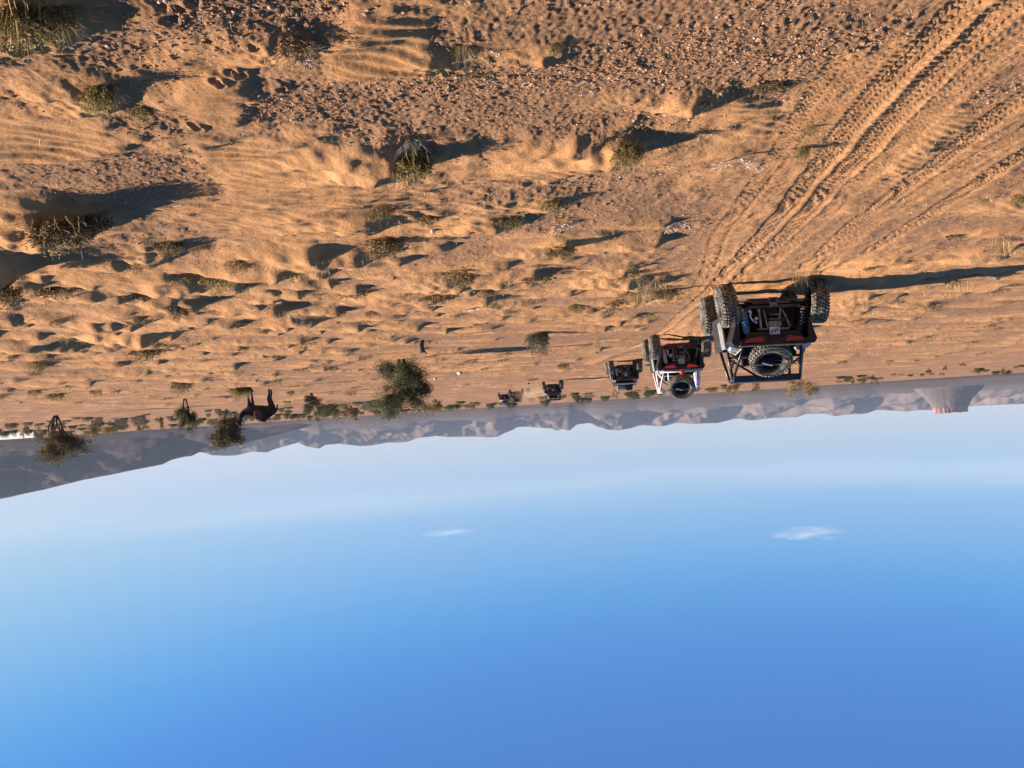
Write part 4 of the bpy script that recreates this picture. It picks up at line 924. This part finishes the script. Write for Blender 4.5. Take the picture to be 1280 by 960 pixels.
tree(501, 40, 74, 80, 'largest tree, dense grey-green crown down to the ground, long thin shadow', 'leaf_green', 3, 26000, 'round', .5, 90, -.02, nbase=2, y=444, lsz=.075)
tree(70, 124, 74, 62, 'many-stemmed tree with bare brown lower branches and flat crown', 'leaf_treebrown', 8, 9000, 'umbrella', .42, 60, 0, nbase=7, y=519, lsz=.08)
tree(283, 172, 54, 50, 'tree with spreading flat-bottomed crown next to the camel head', 'leaf_treebrown', 12, 11000, 'cone', .6, 70, 0, nbase=1, y=511, lsz=.12)
tree(231, 86, 36, 44, 'slender sparse tree with a thin shadow, before the camel tree', 'leaf_green', 14, 6500, 'cone', .55, 50, 0, nbase=2, y=498, lsz=.12)
tree(389, 95, 28, 38, 'small dark bushy tree behind the camel', 'leaf_green', 15, 6500, 'round', .4, 44, 0, nbase=2, y=491, lsz=.12)
tree(412, 190, 40, 18, 'wide low green thicket beside the small dark tree', 'leaf_green', 16, 2600, 'round', .3, 24, 0, nbase=3, name='thicket', cat='shrub', lsz=.12)
tree(437, 200, 36, 22, 'brownish spreading shrub between the camel and the largest tree', 'leaf_dark', 17, 2600, 'round', .3, 24, 0, nbase=3, name='shrub', cat='shrub', lsz=.12)
tree(544, 225, 24, 19, 'dark rounded shrub under the edge of the largest tree', 'leaf_dark', 18, 2600, 'round', .3, 24, 0, nbase=2, name='shrub', cat='shrub', lsz=.14)
tree(1001, 290, 44, 21, 'broad olive shrub on the skyline below the roof of the nearest buggy', 'leaf_olive', 19, 3200, 'round', .3, 28, 0, nbase=3, name='shrub', cat='shrub', lsz=.10)
tree(916, 280, 28, 17, 'smaller olive shrub on the skyline between the two nearest buggies', 'leaf_olive', 20, 2000, 'round', .3, 20, 0, nbase=2, name='shrub', cat='shrub', lsz=.12)
tree(942, 300, 20, 14, 'brown skyline shrub under the roof edge of the nearest buggy', 'leaf_dark', 21, 1600, 'round', .3, 18, 0, nbase=2, name='shrub', cat='shrub', lsz=.12)
for i, (x, Z, wp, hp, k, lab) in enumerate([(33, 260, 18, 18, 'leaf_dark', 'small brown tree between the white wall and the many-stemmed tree'), (116, 250, 30, 22, 'leaf_dark', 'low flat-topped tree just past the many-stemmed tree'),
        (137, 270, 26, 20, 'leaf_dark', 'dark lumpy tree after the low flat-topped one'), (178, 260, 22, 18, 'leaf_dark', 'first of a pair of small brown skyline trees'), (201, 260, 22, 18, 'leaf_dark', 'second of a pair of small brown skyline trees'),
        (45, 255, 16, 12, 'leaf_olive', 'stunted olive tree beside the small brown one'), (661, 150, 11, 9, 'leaf_grey', 'grey shrub standing inside the pale dust'), (1182, 190, 8, 9, 'leaf_green', 'small green shrub before the mesa, clear of the skyline row'), (1160, 240, 5, 4, 'leaf_dark', 'tiny dark shrub left of the mesa foot'),
        (1203, 170, 10, 5, 'leaf_dark', 'brown patch shrub out on the plain before the mesa'), (1254, 330, 18, 9, 'leaf_green', 'dark green rounded shrub at the skyline past the mesa'), (768, 250, 12, 12, 'leaf_dark', 'brown skyline shrub beside the third buggy'),
        (808, 240, 9, 9, 'leaf_dark', 'small brown shrub between the second and third buggies'), (1092, 300, 14, 16, 'leaf_grey', 'tall grey skyline shrub clear of the nearest buggy')]):
    tree(x, Z, wp, hp, lab, k, 40 + i, 900, 'round', .35, 14, 0, nbase=2, cat='shrub' if i > 5 else 'tree', name='shrub' if i > 5 else 'small_tree', lsz=.16)
# the row of shrubs along the edge of the plain
protos = []
for i in range(10):
    k = ['green', 'green', 'dark', 'green', 'grey'][i % 5]; protos.append(bush_mesh(k, 1.0, 1.15, .9, 300 + i))
for i in range(285):
    x = random.uniform(-30, 1310) if i % 5 < 3 else random.uniform(-30, 480)
    if 965 < x < 1035: x += 80
    Z = random.uniform(270, 520) if i % 5 < 4 else random.uniform(170, 300); a = bearing(x); X, Y = Z * math.sin(a), Z * math.cos(a)
    o = link('skyline_shrub', protos[i % 10], None, (X, Y, gz(X, Y) - .05)); big_ = 1.15 if x < 900 else .8
    s = random.uniform(.9, 1.9) * big_ * Z / 380; o.scale = (s * random.uniform(.8, 1.6), s, s * random.uniform(.45, 1.35)); o.rotation_euler = (0, 0, random.uniform(-.4, .4))
    tag(o, 'small dark shrub in the row along the far edge of the plain', 'shrub', 'shrubs along the far edge of the plain')
# small scrub on the sand mounds of the plain
sp = [bush_mesh(['dark', 'grass', 'dark', 'grass', 'dark', 'grass'][i], .5, .34, .4, 500 + i) for i in range(6)]
cnt = 0
for m_ in sorted(SMALL, key=lambda q: q[1] / q[5]):
    if cnt >= 285: break
    if random.random() < (.62 if m_[1] < 45 else .25): continue
    k = random.randrange(6); s = random.uniform(.35, .75) * m_[5] * 2.0
    X, Y = m_[0] - m_[4] * .5, m_[1] - random.uniform(-.1, .3) * m_[5]
    o = link('scrub_tuft', sp[k], None, (X, Y, gz(X, Y) - .02)); o.scale = (s * 1.3, s, s * random.uniform(.6, 1.0)); o.rotation_euler = (0, 0, random.uniform(0, 6.28))
    tag(o, 'small low tuft of dry scrub on a sand hummock of the open plain', 'scrub', 'dry scrub tufts on the sand hummocks'); cnt += 1

# far white wall
a = bearing(12); Zw = 430.0; X, Y = Zw * math.sin(a), Zw * math.cos(a); wl = bpy.data.objects.new('white_wall', None); COL.objects.link(wl); wl.location = (X, Y, gz(X, Y)); wl.rotation_euler = (0, 0, .42)
tag(wl, 'low white wall far off at the edge of the plain', 'wall')
b = MB(); b.box((1.2, 0, .9), (14.0, .4, 2.2)); link('wall_panel', b.mesh('wall_panel', M['white']), wl)
b = MB(); b.box((-8.6, 0, 1.0), (4.0, .4, 1.9)); link('wall_panel', b.mesh('wall_panel', M['white']), wl)

#__STUFF__
# loose stones: points with a size and a turn, each carrying a faceted stone
def stones(name, pts, sc, rot, base, mt, seed, label):
    me = bpy.data.meshes.new(name); me.vertices.add(len(pts)); me.vertices.foreach_set('co', np.asarray(pts, np.float32).ravel())
    a = me.attributes.new('size3', 'FLOAT_VECTOR', 'POINT'); a.data.foreach_set('vector', np.asarray(sc, np.float32).ravel())
    a = me.attributes.new('turn', 'FLOAT_VECTOR', 'POINT'); a.data.foreach_set('vector', np.asarray(rot, np.float32).ravel())
    o = link(name, me); g = bpy.data.node_groups.new(name, 'GeometryNodeTree'); g.interface.new_socket('Geometry', in_out='INPUT', socket_type='NodeSocketGeometry'); g.interface.new_socket('Geometry', in_out='OUTPUT', socket_type='NodeSocketGeometry')
    N = g.nodes; K = g.links.new; gi = N.new('NodeGroupInput'); go = N.new('NodeGroupOutput'); ip = N.new('GeometryNodeInstanceOnPoints')
    ico = N.new('GeometryNodeMeshIcoSphere'); ico.inputs['Subdivisions'].default_value = base; ico.inputs['Radius'].default_value = 1
    sp_ = N.new('GeometryNodeSetPosition'); nz = N.new('ShaderNodeTexNoise'); nz.noise_dimensions = '4D'; nz.inputs['W'].default_value = seed; nz.inputs['Scale'].default_value = 1.1; nz.inputs['Detail'].default_value = 1
    vm = N.new('ShaderNodeVectorMath'); vm.operation = 'SUBTRACT'; vm.inputs[1].default_value = (.5, .5, .5); vs_ = N.new('ShaderNodeVectorMath'); vs_.operation = 'SCALE'; vs_.inputs['Scale'].default_value = 1.7
    pos = N.new('GeometryNodeInputPosition'); K(pos.outputs[0], nz.inputs['Vector']); K(nz.outputs['Color'], vm.inputs[0]); K(vm.outputs[0], vs_.inputs[0]); K(ico.outputs[0], sp_.inputs['Geometry']); K(vs_.outputs[0], sp_.inputs['Offset'])
    sm = N.new('GeometryNodeSetMaterial'); sm.inputs['Material'].default_value = mt; K(sp_.outputs[0], sm.inputs[0])
    def att(nm):
        q = N.new('GeometryNodeInputNamedAttribute'); q.data_type = 'FLOAT_VECTOR'; q.inputs['Name'].default_value = nm; return q.outputs['Attribute']
    K(gi.outputs[0], ip.inputs['Points']); K(sm.outputs[0], ip.inputs['Instance']); K(att('size3'), ip.inputs['Scale'])
    e2r = N.new('FunctionNodeEulerToRotation'); K(att('turn'), e2r.inputs[0]); K(e2r.outputs[0], ip.inputs['Rotation']); K(ip.outputs[0], go.inputs[0])
    md = o.modifiers.new('stones', 'NODES'); md.node_group = g
    tag(o, label, None, None, 'stuff'); return o
stm, n, b = newmat('gravel_stone'); b.inputs['Roughness'].default_value = .9; b.inputs['Specular IOR Level'].default_value = .25; L = n.links.new
oi = n.nodes.new('ShaderNodeObjectInfo')
b.inputs['Specular IOR Level'].default_value = .05
rp = ramp(oi.outputs['Random'], 0, 1, (.27, .14, .07), (.47, .265, .125)); e = rp.color_ramp.elements.new(.86); e.color = (.40, .225, .118, 1); e = rp.color_ramp.elements.new(.97); e.color = (.52, .36, .23, 1)
L(rp.outputs[0], b.inputs['Base Color'])
ii = np.arange(n1, n1 + len(r2)); 
def scatter(N, sel, smin, smax, flat, pw=2.4):
    """stones land in image-even density over the part of the plain given by sel"""
    pts = []; sc = []; 
    i = RS.randint(n1 + 4, n1 + len(r2) - 40, N); j = RS.randint(38, NA - 38, N)
    g_ = gr[i, j]; R_ = RR[i]; k = sel(i, j, g_, R_); i = i[k]; j = j[k]
    fu = RS.uniform(0, 1, len(i)); fv = RS.uniform(0, 1, len(i))
    z = HT[i, j] * (1 - fu) * (1 - fv) + HT[i + 1, j] * fu * (1 - fv) + HT[i, j + 1] * (1 - fu) * fv + HT[i + 1, j + 1] * fu * fv
    R_ = RR[i] + (RR[i + 1] - RR[i]) * fu; A_ = AA[j] + (AA[j + 1] - AA[j]) * fv
    s = smin + (smax - smin) * RS.uniform(0, 1, len(i)) ** pw; s = s * (1 + np.maximum(R_ - 9, 0) * .05)
    p = np.stack([R_ * np.sin(A_), R_ * np.cos(A_), z + s * .15], 1)
    sc = np.stack([s * RS.uniform(.7, 1.3, len(s)), s * RS.uniform(.7, 1.3, len(s)), s * flat * RS.uniform(.6, 1.3, len(s))], 1)
    return p, sc, RS.uniform(-3.1, 3.1, (len(s), 3)) * np.array([.12, .12, 1])
u = RS.uniform
def selg(i, j, g_, R_): return (g_ * (.62 + .9 * perlin(GX[i, j] * 1.3, GY[i, j] * 1.1, 91)) > RS.uniform(.14, 3.2, len(g_))) & (R_ < 60) & (RS.uniform(0, 1, len(g_)) < np.clip(9 / R_, 0, 1)) & (track[i, j] < .5)
for k in range(3):
    p, sc, ro = scatter(90000, selg, .004, .014, .65, 2.2); stones('gravel', p, sc, ro, 1 if k else 2, stm, k * 3.3 + 1, 'loose reddish gravel and clods lying on the plain')
# dry grass litter on the sunlit drifts
v_all = []
cs = []
for (X, Y, hg, s1, s2, sy) in MOUNDS[:HAND]:
    R0 = math.hypot(X, Y)
    if R0 > 40: continue
    for _ in range(int(46 if R0 < 14 else 26)): cs.append((X + RS.normal(.0, .55) * s1 + .1 * s1, Y + RS.normal(.05, .8) * sy - .35 * sy, R0))
for (X, Y, hg, s1, s2, sy) in SMALL:
    R0 = math.hypot(X, Y)
    if R0 < 90:
        for _ in range(5): cs.append((X + RS.normal(.2, .5) * s1, Y + RS.normal(-.2, .7) * sy, R0))
for _ in range(3000):
    x, y = RS.uniform(0, 1280), RS.uniform(0, 380); X, Y = P(x, y); cs.append((X, Y, math.hypot(X, Y)))
vv = []; qq = []; tt = []; o_ = 0
for (X, Y, R0) in cs:
    kk = np.random.RandomState(int(abs(X * 1000 + Y * 77)) % 100000); nb = kk.randint(2, 7)
    v, q, t = blades(nb, .05 * (.7 + R0 * .03), .045 * (.8 + R0 * .045), .6, .0044 * (.6 + R0 * .07), kk, inner=1.2, upright=.9)
    v = v + np.array([X, Y, gz(X, Y)]); vv.append(v); qq.append(q + o_); tt.append(t); o_ += len(v)
g = link('dry_grass', leaves_mesh('dry_grass', np.concatenate(vv), np.concatenate(qq), np.concatenate(tt), M['straw'])); tag(g, 'short dry straw grass scattered over the sand drifts', None, None, 'stuff')

# dust raised by the buggies
def volmat(name, color, dens, scale, thr, aniso=.2):
    m = bpy.data.materials.new(name); m.use_nodes = True; n = m.node_tree; n.nodes.clear(); o = n.nodes.new('ShaderNodeOutputMaterial'); p = n.nodes.new('ShaderNodeVolumePrincipled'); p.inputs['Color'].default_value = (*color, 1); p.inputs['Anisotropy'].default_value = aniso
    tc = n.nodes.new('ShaderNodeTexCoord'); nz = n.nodes.new('ShaderNodeTexNoise'); nz.inputs['Scale'].default_value = scale; nz.inputs['Detail'].default_value = 3
    ln = n.nodes.new('ShaderNodeVectorMath'); ln.operation = 'LENGTH'; n.links.new(tc.outputs['Object'], nz.inputs['Vector']); n.links.new(tc.outputs['Object'], ln.inputs[0])
    f = n.nodes.new('ShaderNodeMapRange'); f.inputs[1].default_value = 1; f.inputs[2].default_value = .1; f.inputs[3].default_value = 0; f.inputs[4].default_value = 1; n.links.new(ln.outputs['Value'], f.inputs[0])
    g = n.nodes.new('ShaderNodeMapRange'); g.inputs[1].default_value = thr; g.inputs[2].default_value = .75; g.inputs[3].default_value = 0; g.inputs[4].default_value = dens; n.links.new(nz.outputs[0], g.inputs[0])
    mu = n.nodes.new('ShaderNodeMath'); mu.operation = 'MULTIPLY'; n.links.new(f.outputs[0], mu.inputs[0]); n.links.new(g.outputs[0], mu.inputs[1]); n.links.new(mu.outputs[0], p.inputs['Density']); n.links.new(p.outputs[0], o.inputs['Volume']); return m
def blob(name, loc, scale, m, label, cat=None, kind=None, rz=0):
    import bmesh
    me = bpy.data.meshes.new(name); bm = bmesh.new(); bmesh.ops.create_icosphere(bm, subdivisions=3, radius=1); bm.to_mesh(me); bm.free(); me.materials.append(m)
    o = link(name, me, None, loc); o.scale = scale; o.rotation_euler = (0, 0, rz); tag(o, label, cat, None, kind); return o
a = bearing(667); blob('dust', (140 * math.sin(a), 140 * math.cos(a), .7), (2.6, 11, 1.5), volmat('dust_volume', (.95, .72, .50), .055, 1.6, .3), 'thin pale dust hanging behind the fifth buggy', None, 'stuff')
def skyat(x, y, R):
    d = (XC * ((x - 640) / F) + YC * (-(y - 480) / F) - ZC).normalized(); return Vector((0, 0, HC)) + d * R
for (x, y, wp, hp, R, dn, lab, sc_, thr) in [(1012, 667, 100, 20, 8000, .011, 'small bright lens-shaped white cloud in the blue sky', 1.9, .46), (562, 666, 80, 9, 8000, .005, 'faint thin white wisp of cloud in the blue sky', 2.0, .4)]:
    c = skyat(x, y, R); blob('cloud', c, (wp / F * R / 2, 150, hp / F * R / 2), volmat('cloud_volume', (.98, .98, 1), dn, sc_, thr, .3), lab, 'cloud', None, rz=-math.atan2(c.x, c.y))
# the air
HZ = 330.0
b = MB(); b.box((0, 6000, (HZ - 8) / 2), (34000, 22000, HZ + 8)); hm = bpy.data.materials.new('haze_air'); hm.use_nodes = True; n = hm.node_tree; n.nodes.clear(); o = n.nodes.new('ShaderNodeOutputMaterial'); p = n.nodes.new('ShaderNodeVolumePrincipled')
p.inputs['Color'].default_value = (.60, .72, .88, 1); p.inputs['Density'].default_value = 3.0e-5; n.links.new(p.outputs[0], o.inputs['Volume'])
tag(link('haze', b.mesh('haze', hm)), 'thin blue-grey desert haze', None, None, 'stuff')
